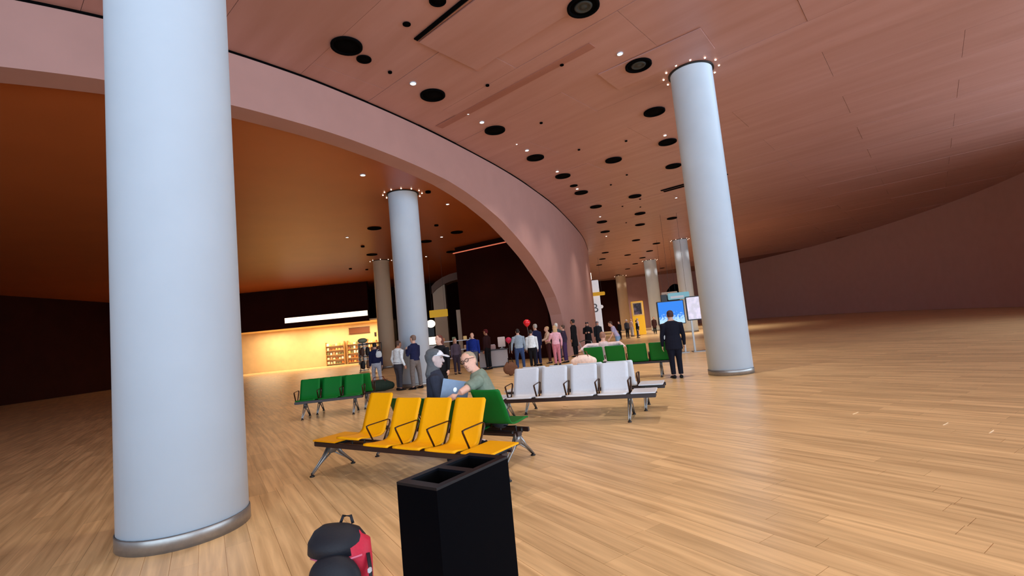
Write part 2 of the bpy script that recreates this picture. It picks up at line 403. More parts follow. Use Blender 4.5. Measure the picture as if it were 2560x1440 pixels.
for i, (x, y) in enumerate([(-2.4, 5.6), (1.2, 5.4), (4.6, 4.6), (-.8, 1.2), (3.2, .6)]):  # unseen downlights added above the view to brighten the near floor
    downlight(x, y, HC - .012, 'unseen downlight added overhead to brighten the floor near the camera', 'added overhead downlights', 1, 300)
IL = ['large glowing downlight at the left of the copper ceiling', 'downlight right of the thick column head, copper ceiling', 'downlight nearest the arch edge on the copper ceiling', 'downlight right of the thick column, deeper in the copper ceiling',
      'faint downlight close beside the thick column shaft', 'downlight at the left edge of the copper ceiling']
for i, (x, y) in enumerate([(-4.29, 14.55), (-2.24, 18.78), (-0.66, 22.83), (-3.44, 24.95), (-5.31, 30.54), (-7.73, 22.93)]):
    downlight(x, y, IC - .001, IL[i], 'copper ceiling downlights', (1.05, .9, .95, .95, .9, .9)[i], 160, 150, (1, .78, .56))
OL = ['black oval diffuser left of the thick column on copper ceiling', 'deeper black oval diffuser left of the thick column, lower in view', 'black oval diffuser at the right on the copper ceiling', 'black oval diffuser half hidden behind the thick column',
      'dim black diffuser at the left end of the light strip']
for i, (x, y) in enumerate([(-6.01, 21.6), (-8.06, 28.05), (-2.53, 24.14), (-4.41, 25.71), (-3.57, 29.68)]):
    diffuser(x, y, IC - .001, OL[i], 'black diffusers of the copper ceiling', DM, .95, False)
for x, y in [(-2.67, 16.86), (-3.25, 22.14), (-7.75, 25.37), (-10.85, 32.43), (-10.05, 33.47)]:
    o = tag(inst('ceiling_sensor', smm, None, (x, y, IC - .001)), 'tiny dark dot fitting on the copper inner ceiling', 'sensor', 'tiny dark dots of the copper ceiling'); o.scale = (2, 2, 2)
def slot(label, a, b, wd, z, n=1, gap=.12):
    a = Vector(a); b = Vector(b); d = b - a; L = d.length; ang = math.atan2(d.y, d.x); c = (a + b) / 2
    t = thing('slot_diffuser', label, 'slot diffuser', (c.x, c.y, z), ang)
    for k in range(n):
        yy = (k - (n - 1) / 2) * gap
        bm = BM(); box(bm, (0, yy, -.012), (L, wd, .024)); obj('slot', bm, M_HOLE, t)
        bm = BM(); box(bm, (0, yy + wd * .5, -.016), (L, .012, .034)); obj('edge_rail', bm, M_BLACK, t)
slot('long black slot cut in the ceiling panel, upper left', (-1.55, 9.77), (1.0, 7.42), .085, HC - .01)
slot('double black slot grille at the right edge of the ceiling', (8.2, 24.3), (10.6, 22.2), .13, HC - .01, 2, .34)
# shallow dropped strips that give the ceiling its faint long ridges
def strip(label, a, b, wd, drop, m):
    a = Vector(a); b = Vector(b); d = b - a; c = (a + b) / 2
    bm = BM(); box(bm, (0, 0, -drop / 2), (d.length, wd, drop)); o = obj('ceiling_strip', bm, m, None, False, (c.x, c.y, HC - .008), (0, 0, math.atan2(d.y, d.x))); return struct(o, label)
M_STRIP = streak_mat('rust_red_strip', (160, 108, 96), CEIL_ANG, .5, .06, .3, 2)
strip('rust red strip running across the ceiling panels', (-1.75, 14.2), (2.4, 10.62), .26, .014, M_STRIP)

def drop_panel(corner, ang, L, W, drop=.03):
    c = Vector(corner); d = Vector((math.cos(ang), math.sin(ang))); n = Vector((-d.y, d.x)); m_ = c + d * L / 2 + n * W / 2
    bm = BM(); box(bm, (0, 0, -drop / 2), (L, W, drop), 0, .004); obj('dropped_panel', bm, M_CEIL, ceiling, False, (m_.x, m_.y, HC - .005), (0, 0, ang))
drop_panel((-1.50, 9.86), CEIL_ANG, 3.6, 1.75)
drop_panel((2.76, 11.95), R(-38), 2.6, 1.15, .03)
# light strip at the top of the dark inner wall
t = thing('light_strip', 'thin glowing light strip along top of dark inner wall', 'light', (-1.28, 27.25, 6.48), math.atan2(26 - 28.5, .63 + 3.2))
bm = BM(); box(bm, (0, 0, .04), (4.5, .1, .05)); obj('channel', bm, M_BLACK, t)
bm = BM(); box(bm, (.15, -.03, 0), (4.8, .06, .05)); obj('tube', bm, mat('strip_glow', (226, 118, 88), .4, emit=.75), t)
t.location = (-1.40, 27.10, 6.48)

# ================================================================ beam seating
PROF = [(0, .425), (.012, .438), (.05, .440), (.14, .425), (.24, .415), (.32, .414), (.36, .424), (.395, .447), (.42, .485), (.44, .54), (.475, .63), (.51, .72), (.545, .80), (.572, .865), (.58, .885)]
def shell_mesh(wd, m):
    bm = BM(); th = .014; pr = [Vector((0, y, z)) for y, z in PROF]; k = len(pr); nx = 8
    grid = []
    for sgn in (1, 0):
        g = []
        for i in range(k):
            t = (pr[min(i + 1, k - 1)] - pr[max(i - 1, 0)]).normalized(); n = Vector((0, -t.z, t.y))
            hw = wd / 2
            if i == k - 1: hw -= .02
            if i == 0: hw -= .012
            row = []
            for j in range(nx + 1):
                u = j / nx * 2 - 1
                p = pr[i] + n * (0 if sgn else -th) + n * (.012 * u * u if i > 7 else .006 * u * u)
                row.append(bm.verts.new((u * hw, p.y, p.z)))
            g.append(row)
        grid.append(g)
    A, B = grid
    for i in range(k - 1):
        for j in range(nx):
            bm.faces.new((A[i][j], A[i][j + 1], A[i + 1][j + 1], A[i + 1][j])); bm.faces.new((B[i][j], B[i + 1][j], B[i + 1][j + 1], B[i][j + 1]))
        bm.faces.new((A[i][0], A[i + 1][0], B[i + 1][0], B[i][0])); bm.faces.new((A[i][nx], B[i][nx], B[i + 1][nx], A[i + 1][nx]))
    for j in range(nx):
        bm.faces.new((A[0][j], B[0][j], B[0][j + 1], A[0][j + 1])); bm.faces.new((A[k - 1][j], A[k - 1][j + 1], B[k - 1][j + 1], B[k - 1][j]))
    bmesh.ops.recalc_face_normals(bm, faces=bm.faces)
    return mesh_of('seat_shell', bm, m)
SHELLS = {}
def arm_mesh():
    bm = BM(); tube(bm, [(0, .34, .40), (0, .40, .50), (0, .462, .60), (0, .455, .635), (0, .43, .645), (0, .14, .632), (0, .10, .625), (0, .105, .60), (0, .19, .42)], [(.015, .007)] * 9, 8, (1, 0, 0))
    return mesh_of('armrest', bm, M_ARM)
ARM = arm_mesh()
def leg_parts():
    bm = BM()
    box(bm, (0, .25, .30), (.06, .11, .15), 0, .012)
    for s in (-1, 1):
        for q in (-.022, .022):
            tube(bm, [(q, .25 + s * .035, .33), (q, .25 + s * .13, .20), (q * .6, .25 + s * .31, .03)], [(.011, .02), (.010, .016), (.010, .012)], 8, (1, 0, 0))
        tube(bm, [(0, .25 + s * .02, .235), (0, .25 + s * .29, .055)], [(.010, .010), (.008, .008)], 8, (1, 0, 0))
    a = mesh_of('leg', bm, M_STEEL)
    bm = BM(); lathe(bm, [(.03, 0), (.032, .012), (.014, .02), (.012, .045)], 14); b = mesh_of('foot', bm, M_BLACK)
    bm = BM(); box(bm, (0, 0, .39), (.022, .03, .06)); c = mesh_of('seat_bracket', bm, M_BLACK)
    return a, b, c
LEG = leg_parts()
def bench(label, org, ang, n, m, pitch=.5, tl=0, tr=0, raised=(), legs=(), arms=None, group='rows of beam seating', s=1):
    t = thing('beam_bench', label, 'bench', (org[0], org[1], 0), ang, group); t.scale = (s, s, s)
    key = (m.name, pitch)
    if key not in SHELLS: SHELLS[key] = shell_mesh(pitch - .065, m)
    for k in range(n):
        o = inst('seat_shell', SHELLS[key], t, ((k + .5) * pitch, 0, (.10 if m is M_GREEN else .055) if k in raised else 0))
        if k in raised:
            o.scale = (1, 1, 1.01)
            bm = BM(); tube(bm, [(-.12, .16, .36), (-.12, .16, .44), (.12, .16, .44), (.12, .16, .36)], .012, 6); obj('raiser', bm, M_BLACK, t, False, ((k + .5) * pitch, 0, 0))
    x0 = -tl; x1 = n * pitch + tr
    bm = BM(); box(bm, ((x0 + x1) / 2, .25, .365), (x1 - x0 - .04, .10, .055), 0, .006); obj('beam', bm, M_BEAM, t)
    bm = BM(); box(bm, ((x0 + x1) / 2, .055, .382), (x1 - x0 - .02, .04, .06), 0, .006); obj('seat_rail', bm, M_BEAM, t)
    bm = BM(); box(bm, ((x0 + x1) / 2, .36, .385), (x1 - x0 - .02, .03, .02)); obj('seat_rail', bm, M_BEAM, t)
    for a, b in (((-tl), 0), (n * pitch, n * pitch + tr)):
        if b - a > .1:
            bm = BM(); box(bm, ((a + b) / 2 + .012, .25, .432), (b - a - .035, .50, .018), 0, .007); obj('table_top', bm, m, t)
            bm = BM(); box(bm, ((a + b) / 2 + .01, .26, .40), (b - a - .12, .34, .04)); obj('table_support', bm, M_BLACK, t)
    for k in (range(n + 1) if arms is None else arms): inst('armrest', ARM, t, (k * pitch, 0, 0))
    for x in legs:
        l = inst('leg', LEG[0], t, (x, 0, 0))
        for sy in (-.06, .56): inst('foot', LEG[1], l, (0, sy, 0))
        for sy in (.15, .35): inst('seat_bracket', LEG[2], l, (0, sy, 0))
    return t
def st(s, t, ang): 
    a = R(ang); return (s * math.cos(a) - t * math.sin(a), s * math.sin(a) + t * math.cos(a))
AY, AW = -34, -20
bench('yellow four-seat beam bench with an end table, behind the black bin', st(-5.35, 3.70, AY), R(AY), 4, M_YELLOW, .502, .5, .42, (0,), (-.42, 2.2), (1, 2, 3, 4))
bench('green beam bench back to back with the yellow one', st(-3.39, 5.17, AY), R(AY + 180), 4, M_GREEN, .502, 0, 0, (0,), (.06, 2.3), (1, 2, 3)).scale.z = .93
bench('white four-seat beam bench with end tables, facing the camera', st(-3.19, 7.83, AW), R(AW), 4, M_WHITE, .53, .5, .42, (), (-.05, 2.1), (0, 1, 2, 3, 4))
bench('second white beam bench, back to back behind the front white one', st(-1.02, 9.24, AW), R(AW + 180), 4, M_WHITE, .53, .46, .42, (), (-.1, 2.1))
bench('green beam bench seen from behind, beyond the white seats', st(-.60, 13.95, AW), R(AW + 180), 4, M_GREEN, .565, 0, .55, (), (.3, 2.2), s=1.04)
bench('dark green beam bench at the left edge behind the yellow seats', (-5.34, 11.35), R(8), 3, M_GREEN, .52, 0, 0, (), (.2, 1.35))
bench('green beam bench backing onto the left-edge green bench', (-3.81, 12.75), R(188), 3, M_GREEN, .52, 0, 0, (), (.2, 1.35))

# ================================================================ black litter bin
t = thing('litter_bin', 'tall black twin-opening litter bin in the foreground', 'bin', (-.41, 2.15, 0), math.atan2(.42, .30))
LX, LY, LZ = .52, .26, .95
M_BIN = mat('black_bin_paint', (2, 3, 7), .6, var=.05, scale=8, spec=.03); M_BIN2 = mat('black_bin_inside', (4, 4, 5), .6, spec=.1)
bm = BM()
for (x0, x1, y0, y1) in ((0, LX, 0, .012), (0, LX, LY - .012, LY), (0, .012, .012, LY - .012), (LX - .012, LX, .012, LY - .012)):
    box(bm, ((x0 + x1) / 2, (y0 + y1) / 2, LZ / 2 + .01), (x1 - x0, y1 - y0, LZ - .02))
obj('body', bm, M_BIN, t)
bm = BM()
for (x0, x1, y0, y1) in ((0, LX, 0, .036), (0, LX, LY - .036, LY), (0, .05, .036, LY - .036), (.235, .285, .036, LY - .036), (LX - .05, LX, .036, LY - .036)):
    box(bm, ((x0 + x1) / 2, (y0 + y1) / 2, LZ - .004), (x1 - x0 + .0004, y1 - y0 + .0004, .012))
obj('top_plate', bm, mat('black_bin_lid', (13, 14, 20), .35, spec=.25), t)
for x0, x1 in ((.05, .235), (.285, .47)):
    bm = BM(); xm, hx, y0, y1 = (x0 + x1) / 2, (x1 - x0) / 2, .036, LY - .036
    vs = []
    for z, q in ((LZ - .008, 1), (LZ - .22, .9), (LZ - .24, .6)):
        vs.append([Vector((xm - hx * q, LY / 2 - (y1 - y0) / 2 * q, z)), Vector((xm + hx * q, LY / 2 - (y1 - y0) / 2 * q, z)), Vector((xm + hx * q, LY / 2 + (y1 - y0) / 2 * q, z)), Vector((xm - hx * q, LY / 2 + (y1 - y0) / 2 * q, z))])
    loft(bm, vs, False); bm.faces.new([v for v in bm.verts][-4:]); obj('liner', bm, M_BIN2, t)
bm = BM(); box(bm, (LX / 2, LY / 2, .015), (LX - .03, LY - .03, .03)); obj('plinth', bm, M_BLACK, t)
bm = BM(); tube(bm, [(.10, .045, .90), (.10, .05, .945)], [(.012, .003), (.006, .003)], 8, (1, 0, 0)); obj('liner_tab', bm, M_STEEL, t)

# ================================================================ red and black backpack
t = thing('backpack', 'red and black backpack with a round dark pocket, lower left corner', 'backpack', (-1.22, 3.16, 0), R(-12)); t.scale = (.9, .9, .88)
M_RED = mat('red_nylon', (206, 30, 62), .6, bump=.2, scale=60); M_NAVY = mat('navy_black_nylon', (14, 18, 30), .65, bump=.2, scale=60)
bm = BM(); tube(bm, [(0, 0, .03), (0, 0, .10), (0, 0, .30), (0, 0, .43), (0, 0, .48)], [(.17, .12), (.20, .14), (.205, .145), (.20, .135), (.15, .06)], 40, (1, 0, 0), True); obj('main_bag', bm, M_RED, t, True)
bm = BM(); tube(bm, [(-.04, -.005, .38), (-.04, -.005, .45), (-.04, 0, .51), (-.04, 0, .545)], [(.212, .168), (.205, .162), (.17, .11), (.11, .04)], 40, (1, 0, 0)); obj('top_flap', bm, M_NAVY, t, True)
bm = BM(); ell(bm, (.02, -.15, .24), (.19, .10, .17), 32); pk = obj('front_pocket', bm, M_NAVY, t, True)
bm = BM(); box(bm, (.0, -.249, .27), (.07, .008, .018), 0, .004); obj('logo_mark', bm, M_WHITE, pk)
bm = BM(); tube(bm, [(-.19, -.10, .355), (-.05, -.165, .36), (.10, -.145, .365), (.185, -.07, .37)], .007, 8); obj('zip_piping', bm, mat('pink_piping', (230, 120, 150), .5), t, True)
bm = BM(); tube(bm, [(.20, -.02, .36), (.235, -.06, .26), (.24, -.08, .15), (.21, -.06, .06)], [(.02, .008)] * 4, 8, (0, 1, 0)); obj('side_strap', bm, M_NAVY, t, True)
bm = BM(); box(bm, (.237, -.075, .27), (.02, .03, .03), 0, .004); obj('buckle', bm, M_WHITE, t)
bm = BM(); tube(bm, [(-.05, .06, .53), (-.03, .07, .58), (.03, .07, .58), (.05, .06, .53)], .011, 8); obj('grab_handle', bm, M_NAVY, t, True)

# ================================================================ shop inside the arch
M_CREAM = mat('cream_shop_wall', (236, 205, 150), .6, var=.05, scale=2)
M_SHELF = mat('pale_wood_shelf', (206, 164, 104), .5)
bm = BM(); box(bm, (-20.6, 40.1, 5.2), (17.0, .3, 3.3)); box(bm, (-11.0, 40.1, 3.42), (.6, .4, 6.85)); box(bm, (-29.6, 40.1, 3.42), (1.0, .4, 6.85))
struct(obj('wall_shop_front', bm, M_DARKWALL), 'dark header above the lit shop')
bm = BM(); box(bm, (-20.5, 44.5, 1.85), (19, .2, 3.7)); box(bm, (-11.1, 42.3, 1.85), (.2, 4.4, 3.7)); box(bm, (-20.5, 42.3, 3.65), (19, 4.6, .12))
struct(obj('wall_shop', bm, M_CREAM), 'warmly lit cream walls inside the shop')
for k, (x, p) in enumerate(((-13.5, 230), (-17.5, 230), (-22, 230))):
    o = area('shop_ceiling_lamp', (x, 42.2, 3.5), (0, 0, 0), 3, 2.4, p, (1, .80, .52))
t = thing('shop_sign', 'glowing white light box sign above the shop', 'sign', (-15.6, 39.85, 4.19), 0)
bm = BM(); box(bm, (0, .03, 0), (7.0, .12, .5)); obj('frame', bm, M_BLACK, t)
bm = BM(); box(bm, (0, -.04, 0), (6.9, .03, .42)); obj('light_panel', bm, mat('sign_glow', (255, 222, 190), .4, emit=2.2), t)
rnd = random.Random(11)
PC = [(240, 226, 190), (232, 190, 110), (200, 120, 60), (250, 244, 230), (150, 90, 50), (120, 130, 90), (214, 160, 120)]
PM = [mat('product_%s' % n, c, .5) for n, c in zip(('ivory', 'amber', 'rust', 'white', 'brown', 'olive', 'peach'), PC)]
def shelf_unit(label, x, y, wd, h, levels, rz=0):
    t = thing('display_shelf', label, 'shelf', (x, y, 0), rz, 'shop shelves')
    bm = BM(); box(bm, (0, .2, h / 2), (wd, .03, h)); obj('back_panel', bm, M_CREAM, t)
    for s in (-1, 1):
        bm = BM(); box(bm, (s * (wd / 2 - .015), 0, h / 2), (.03, .4, h)); obj('side_panel', bm, M_SHELF, t)
    for k in range(levels):
        z = .12 + k * (h - .2) / (levels - .3)
        bm = BM(); box(bm, (0, 0, z), (wd - .07, .38, .03)); sh = obj('shelf', bm, M_SHELF, t)
    return t
def pack_row(label, x, y, z, wd, n, rz=0):
    for k in range(n):
        hh = rnd.uniform(.12, .24); ww = wd / n * rnd.uniform(.6, .85)
        bm = BM()
        if k % 2: lathe(bm, [(ww / 2, 0), (ww / 2, hh * .65), (ww / 5, hh * .8), (ww / 5, hh)], 10)
        else: box(bm, (0, 0, hh / 2), (ww, .12, hh), 0, .008)
        o = obj('product_pack', bm, PM[rnd.randrange(len(PM))], None, False, (x - wd / 2 + (k + .5) * wd / n, y, z)); tag(o, label, 'package', 'goods on the shop shelves')
for i, (x, wd) in enumerate(((-12.9, 1.5), (-14.7, 1.6), (-16.6, 1.7))):
    shelf_unit(('cream shop shelf nearest the beige column', 'cream shop shelf under the brown board', 'cream shop shelf at the left edge of the shop')[i], x, 44.1, wd, 2.1, 5)
    for k in range(5):
        z = .12 + k * (2.1 - .2) / 4.7 + .017
        pack_row('small warm-lit package on a cream shop shelf', x, 44.0, z, wd - .15, 6)
t = thing('menu_board', 'brown board on the shop wall below the light box', 'board', (-14.4, 44.33, 2.95))
bm = BM(); box(bm, (0, 0, 0), (1.9, .06, .55)); obj('panel', bm, mat('brown_board', (120, 66, 26), .5), t)
bm = BM()
for s in (-1, 1): box(bm, (0, 0, s * .285), (1.96, .09, .03)); 
obj('frame', bm, M_BEAM, t)
for i, (x, z) in enumerate(((-12.6, 2.85), (-11.9, 2.55), (-12.95, 2.45))):
    t = thing('hanging_item', ('small dark upright item, highest on the shop wall', 'small dark item on the shop wall beside the column', 'small dark item left of the other wall items')[i], 'wall item', (x, 44.36, z))
    bm = BM(); box(bm, (0, 0, 0), (.16, .05, .36), 0, .01); obj('panel', bm, M_BEAM, t); bm = BM(); box(bm, (0, -.03, .2), (.22, .03, .03)); obj('rail', bm, M_SHELF, t)
# revolving stand with white cards
t = thing('card_stand', 'tall revolving stand of white cards outside the shop', 'display stand', (-9.75, 30.5, 0))
bm = BM(); lathe(bm, [(.3, 0), (.3, .04), (.03, .06), (.03, 1.8), (.05, 1.84)], 18); obj('pole', bm, M_STEEL, t)
bm = BM(); ell(bm, (0, 0, 1.86), (.30, .30, .16), 16); obj('top_cap', bm, mat('grey_green_cap', (150, 158, 128), .5), t, True)
for lv in range(6):
    bm = BM(); lathe(bm, [(.05, 0), (.32, 0), (.32, .02), (.05, .02)], 18, (0, 0, .35 + lv * .23)); tr = obj('tray', bm, M_STEEL, t)
    for k in range(7):
        a = 2 * math.pi * k / 7; bm = BM(); box(bm, (0, 0, .1), (.17, .02, .17), 0, .004); obj('card', bm, PM[3 if (k + lv) % 3 else 0], tr, False, (.3 * math.cos(a), .3 * math.sin(a), .37 + lv * .23), (0, 0, a + math.pi / 2))
# bag rack beside it
t = thing('bag_rack', 'dark brown rack hung with bags between card stand and column', 'display rack', (-8.7, 28.6, 0))
bm = BM()
for s in (-1, 1): tube(bm, [(s * .65, -.2, .02), (s * .65, 0, .06), (s * .65, 0, 1.65)], .025, 8)
tube(bm, [(-.65, 0, 1.62), (.65, 0, 1.62)], .025, 8); tube(bm, [(-.65, 0, .9), (.65, 0, .9)], .02, 8); obj('frame', bm, M_BLACK, t)
BC = [mat('bag_brown', (84, 52, 36), .6), mat('bag_black', (26, 20, 22), .6), mat('bag_tan', (140, 98, 64), .6)]
for k in range(8):
    x = -.48 + (k % 4) * .32; z = (1.22 if k < 4 else .45)
    bm = BM(); tube(bm, [(0, 0, -.2), (0, 0, 0), (0, 0, .17)], [(.13, .08), (.14, .09), (.10, .05)], 12, (1, 0, 0), True); bg = obj('bag', bm, BC[k % 3], t, True, (x, -.06, z))
    bm = BM(); tube(bm, [(-.07, 0, .18), (-.05, 0, .33), (.05, 0, .33), (.07, 0, .18)], .008, 6); obj('handle', bm, BC[(k + 1) % 3], bg)

# ---------------------------------------------------------------- beige pillar, arch soffit and jamb deep inside
t = thing('square_pillar', 'beige pillar deep inside the arch, crossed by a yellow sign', 'pillar', (-5.46, 36, 0))
bm = BM(); box(bm, (0, 0, 2.75), (.95, .8, 5.5), 0, .03); obj('shaft', bm, M_BEIGE, t)
bm = BM(); box(bm, (0, 0, .1), (1.0, .85, .2)); obj('base', bm, M_DARKWALL, t)
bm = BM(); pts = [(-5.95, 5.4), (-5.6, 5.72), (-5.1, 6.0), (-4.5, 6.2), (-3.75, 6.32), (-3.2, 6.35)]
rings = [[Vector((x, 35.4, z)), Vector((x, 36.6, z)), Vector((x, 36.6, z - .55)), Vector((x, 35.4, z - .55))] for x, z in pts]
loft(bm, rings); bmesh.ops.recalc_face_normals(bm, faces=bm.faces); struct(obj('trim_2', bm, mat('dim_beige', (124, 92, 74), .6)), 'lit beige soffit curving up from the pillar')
bm = BM(); prism(bm, [(-3.62, 30.0), (-3.24, 30.0), (-3.24, 30.3), (-3.62, 30.3)], 0, 3.2); struct(obj('trim_3', bm, M_BEIGE), 'narrow beige jamb at the left end of the dark wall')
t = thing('hanging_sign', 'yellow wayfinding sign across the beige pillar', 'sign', (-4.75, 30.2, 3.1))
bm = BM(); box(bm, (0, 0, 0), (1.15, .12, .46), 0, .02); obj('panel', bm, M_YSIGN, t)
for s in (-1, 1):
    bm = BM(); tube(bm, [(s * .4, 0, .22), (s * .4, 0, IC - 3.1)], .007, 6); obj('hanger', bm, M_BLACK, t)
# glowing kiosk lamp stack beside the thick column
t = thing('lit_kiosk', 'white glowing display tower right of the thick column', 'display', (-5.55, 32, 0))
bm = BM(); box(bm, (0, 0, .55), (.75, .6, 1.1), 0, .02); obj('base', bm, M_WHITE, t)
bm = BM(); box(bm, (-.05, 0, 1.42), (.5, .45, .5), 0, .02); obj('lit_drum', bm, mat('kiosk_glow', (255, 240, 220), .5, emit=1.6), t)
bm = BM(); box(bm, (-.05, 0, 2.0), (.42, .4, .55)); obj('dark_panel', bm, M_BLACK, t)
bm = BM(); ell(bm, (-.05, -.05, 2.55), (.3, .22, .26), 14); obj('globe_lamp', bm, mat('kiosk_glow', (0, 0, 0)), t, True)
# white wire shelves
t = thing('wire_shelf', 'white tiered shelf behind the person in purple', 'shelf', (-3.1, 24.2, 0), R(8))
for sx in (-.75, .75):
    for sy in (-.2, .2): bm = BM(); tube(bm, [(sx, sy, 0), (sx, sy, 1.45)], .018, 8); obj('post', bm, M_WHITE, t)
for z in (.5, .9, 1.35):
    bm = BM(); box(bm, (0, 0, z), (1.56, .46, .035), 0, .008); obj('shelf_board', bm, M_WHITE, t)
for k in range(6):
    bm = BM(); box(bm, (0, 0, .09), (.18, .2, .18), 0, .015); o = obj('parcel', bm, PM[(k * 3) % 7], None, False, (-3.1 - .6 + (k % 3) * .55, 24.15 + (k % 3) * .08, (.92 if k < 3 else 1.37)), (0, 0, R(8)))
    tag(o, 'small parcel on the white tiered shelf', 'package', 'parcels on the white shelf')
# service counter
t = thing('service_counter', 'light grey service counter left of the crowd', 'counter', (-1.15, 22.2, 0), R(4))
bm = BM(); box(bm, (0, 0, .42), (1.3, .6, .72), 0, .01); obj('front_panel', bm, mat('grey_counter', (176, 170, 172), .5), t)
bm = BM(); box(bm, (0, 0, .8), (1.4, .7, .045), 0, .01); obj('worktop', bm, M_BEAM, t)
bm = BM(); box(bm, (0, .03, .03), (1.24, .5, .06)); obj('plinth', bm, M_BLACK, t)
t = thing('monitor', 'white back of a monitor standing on the grey counter', 'monitor', (-.72, 22.2, .823), R(8))
bm = BM(); box(bm, (0, 0, .30), (.34, .05, .46), 0, .015); obj('housing', bm, mat('monitor_white', (226, 205, 196), .5), t)
bm = BM(); box(bm, (0, 0, .01), (.2, .16, .02), 0, .004); box(bm, (0, .02, .06), (.05, .03, .1)); obj('stand', bm, M_STEEL, t)
t = thing('cash_box', 'low pinkish box on the grey counter left of the monitor', 'box', (-1.22, 22.2, .823), R(4))
bm = BM(); box(bm, (0, 0, .10), (.42, .3, .2), 0, .02); obj('case', bm, mat('dusty_pink_case', (190, 150, 144), .5), t)
bm = BM(); box(bm, (0, -.02, .21), (.36, .2, .02)); obj('lid', bm, M_WHITE, t)

# ================================================================ right side of the hall
t = thing('gate_pillar', 'white illuminated pillar marked with a grey letter, past the curved wall', 'pillar', (8.12, 48.2, 0), R(-8))
bm = BM(); box(bm, (0, 0, 2.9), (1.15, .5, 5.8), 0, .04); obj('shaft', bm, mat('pillar_white', (236, 238, 244), .4, emit=.35), t)
bm = BM(); box(bm, (-.30, -.12, 6.25), (.5, .12, .7), 0, .02); obj('lit_panel', bm, mat('panel_glow', (255, 238, 222), .4, emit=2.5), t)
bm = BM(); tube(bm, [(-.3, 0, 5.75), (-.3, -.1, 6.0)], .05, 8); obj('bracket', bm, M_STEEL, t)
bm = BM(); ell(bm, (.62, -.2, 3.1), (.18, .14, .18), 12); obj('globe_lamp', bm, mat('pillar_white', (0, 0, 0)), t, True)
cu = bpy.data.curves.new('letter', 'FONT'); cu.body = 'B'; cu.size = 1.25; cu.extrude = .01; cu.align_x = 'CENTER'
fo = link(bpy.data.objects.new('letter_tmp', cu)); dg = bpy.context.evaluated_depsgraph_get()
me = bpy.data.meshes.new_from_object(fo.evaluated_get(dg)); bpy.data.objects.remove(fo)
me.materials.clear(); me.materials.append(mat('sign_grey', (104, 116, 124), .5))
lo = link(bpy.data.objects.new('letter', me)); lo.parent = t; lo.location = (-.05, -.265, 2.6); lo.rotation_euler = (R(90), 0, 0)
t = thing('wayfinding_sign', 'yellow wayfinding bar crossing the white pillar', 'sign', (8.2, 47.6, 4.38), R(-4))
bm = BM(); box(bm, (0, 0, 0), (1.85, .14, .36), 0, .05); obj('panel', bm, M_YSIGN, t)
for s in (-.6, .6):
    bm = BM(); tube(bm, [(s, 0, .17), (s, 0, HC - 4.40)], .008, 6); obj('hanger', bm, M_BLACK, t)
# yellow totem with poster
t = thing('totem_sign', 'yellow advertising totem with a dark poster, far hall', 'totem', (11.75, 46.0, 0), R(-10))
bm = BM(); box(bm, (0, 0, 1.62), (1.12, .3, 3.2), 0, .03); obj('body', bm, M_YSIGN, t)
bm = BM(); box(bm, (0, -.16, 2.5), (1.0, .03, 1.3)); obj('frame', bm, mat('cream_frame', (232, 196, 120), .5), t)
pmx = bpy.data.materials.new('poster'); pmx.use_nodes = True; nt = pmx.node_tree; b = nt.nodes['Principled BSDF']
tc = nt.nodes.new('ShaderNodeTexCoord'); no = nt.nodes.new('ShaderNodeTexNoise'); no.inputs['Scale'].default_value = 3.2
rp = nt.nodes.new('ShaderNodeValToRGB'); rp.color_ramp.elements[0].color = (.01, .008, .015, 1); rp.color_ramp.elements[1].color = (.35, .26, .5, 1); rp.color_ramp.elements[0].position = .42
nt.links.new(tc.outputs['Object'], no.inputs['Vector']); nt.links.new(no.outputs['Fac'], rp.inputs['Fac']); nt.links.new(rp.outputs['Color'], b.inputs['Base Color'])
bm = BM(); box(bm, (0, -.18, 2.5), (.72, .02, 1.06)); obj('poster', bm, pmx, t)
# information screens
sc = bpy.data.materials.new('blue_screen'); sc.use_nodes = True; nt = sc.node_tree; b = nt.nodes['Principled BSDF']
tc = nt.nodes.new('ShaderNodeTexCoord'); no = nt.nodes.new('ShaderNodeTexNoise'); no.inputs['Scale'].default_value = 14; no.inputs['Detail'].default_value = 4
sx = nt.nodes.new('ShaderNodeSeparateXYZ'); ad = nt.nodes.new('ShaderNodeMath'); ad.operation = 'MULTIPLY_ADD'; ad.inputs[1].default_value = -1.1; ad.inputs[2].default_value = -.02
a2 = nt.nodes.new('ShaderNodeMath'); a2.operation = 'ADD'
rp = nt.nodes.new('ShaderNodeValToRGB'); rp.color_ramp.elements[0].color = (.0, .23, .95, 1); rp.color_ramp.elements[1].color = (.55, .85, 1, 1); rp.color_ramp.elements[0].position = .58; rp.color_ramp.elements[1].position = .78
nt.links.new(tc.outputs['Object'], no.inputs['Vector']); nt.links.new(tc.outputs['Object'], sx.inputs[0]); nt.links.new(sx.outputs['Z'], ad.inputs[0])
nt.links.new(ad.outputs[0], a2.inputs[0]); nt.links.new(no.outputs['Fac'], a2.inputs[1]); nt.links.new(a2.outputs[0], rp.inputs['Fac'])
nt.links.new(rp.outputs['Color'], b.inputs['Emission Color']); b.inputs['Emission Strength'].default_value = .9; b.inputs['Base Color'].default_value = (.01, .02, .05, 1)
t = thing('information_screen', 'blue glowing information screen beside the suited person', 'screen', (6.55, 20.2, 0), R(-3))
bm = BM(); box(bm, (0, .05, 1.70), (1.12, .1, 1.0), 0, .015); obj('housing', bm, M_BLACK, t)
bm = BM(); box(bm, (0, 0, 0), (1.04, .02, .93)); obj('display', bm, sc, t, False, (0, -.005, 1.70))
for s in (-.4, .4):
    bm = BM(); box(bm, (s, .06, .6), (.07, .06, 1.2)); obj('post', bm, M_STEEL, t)
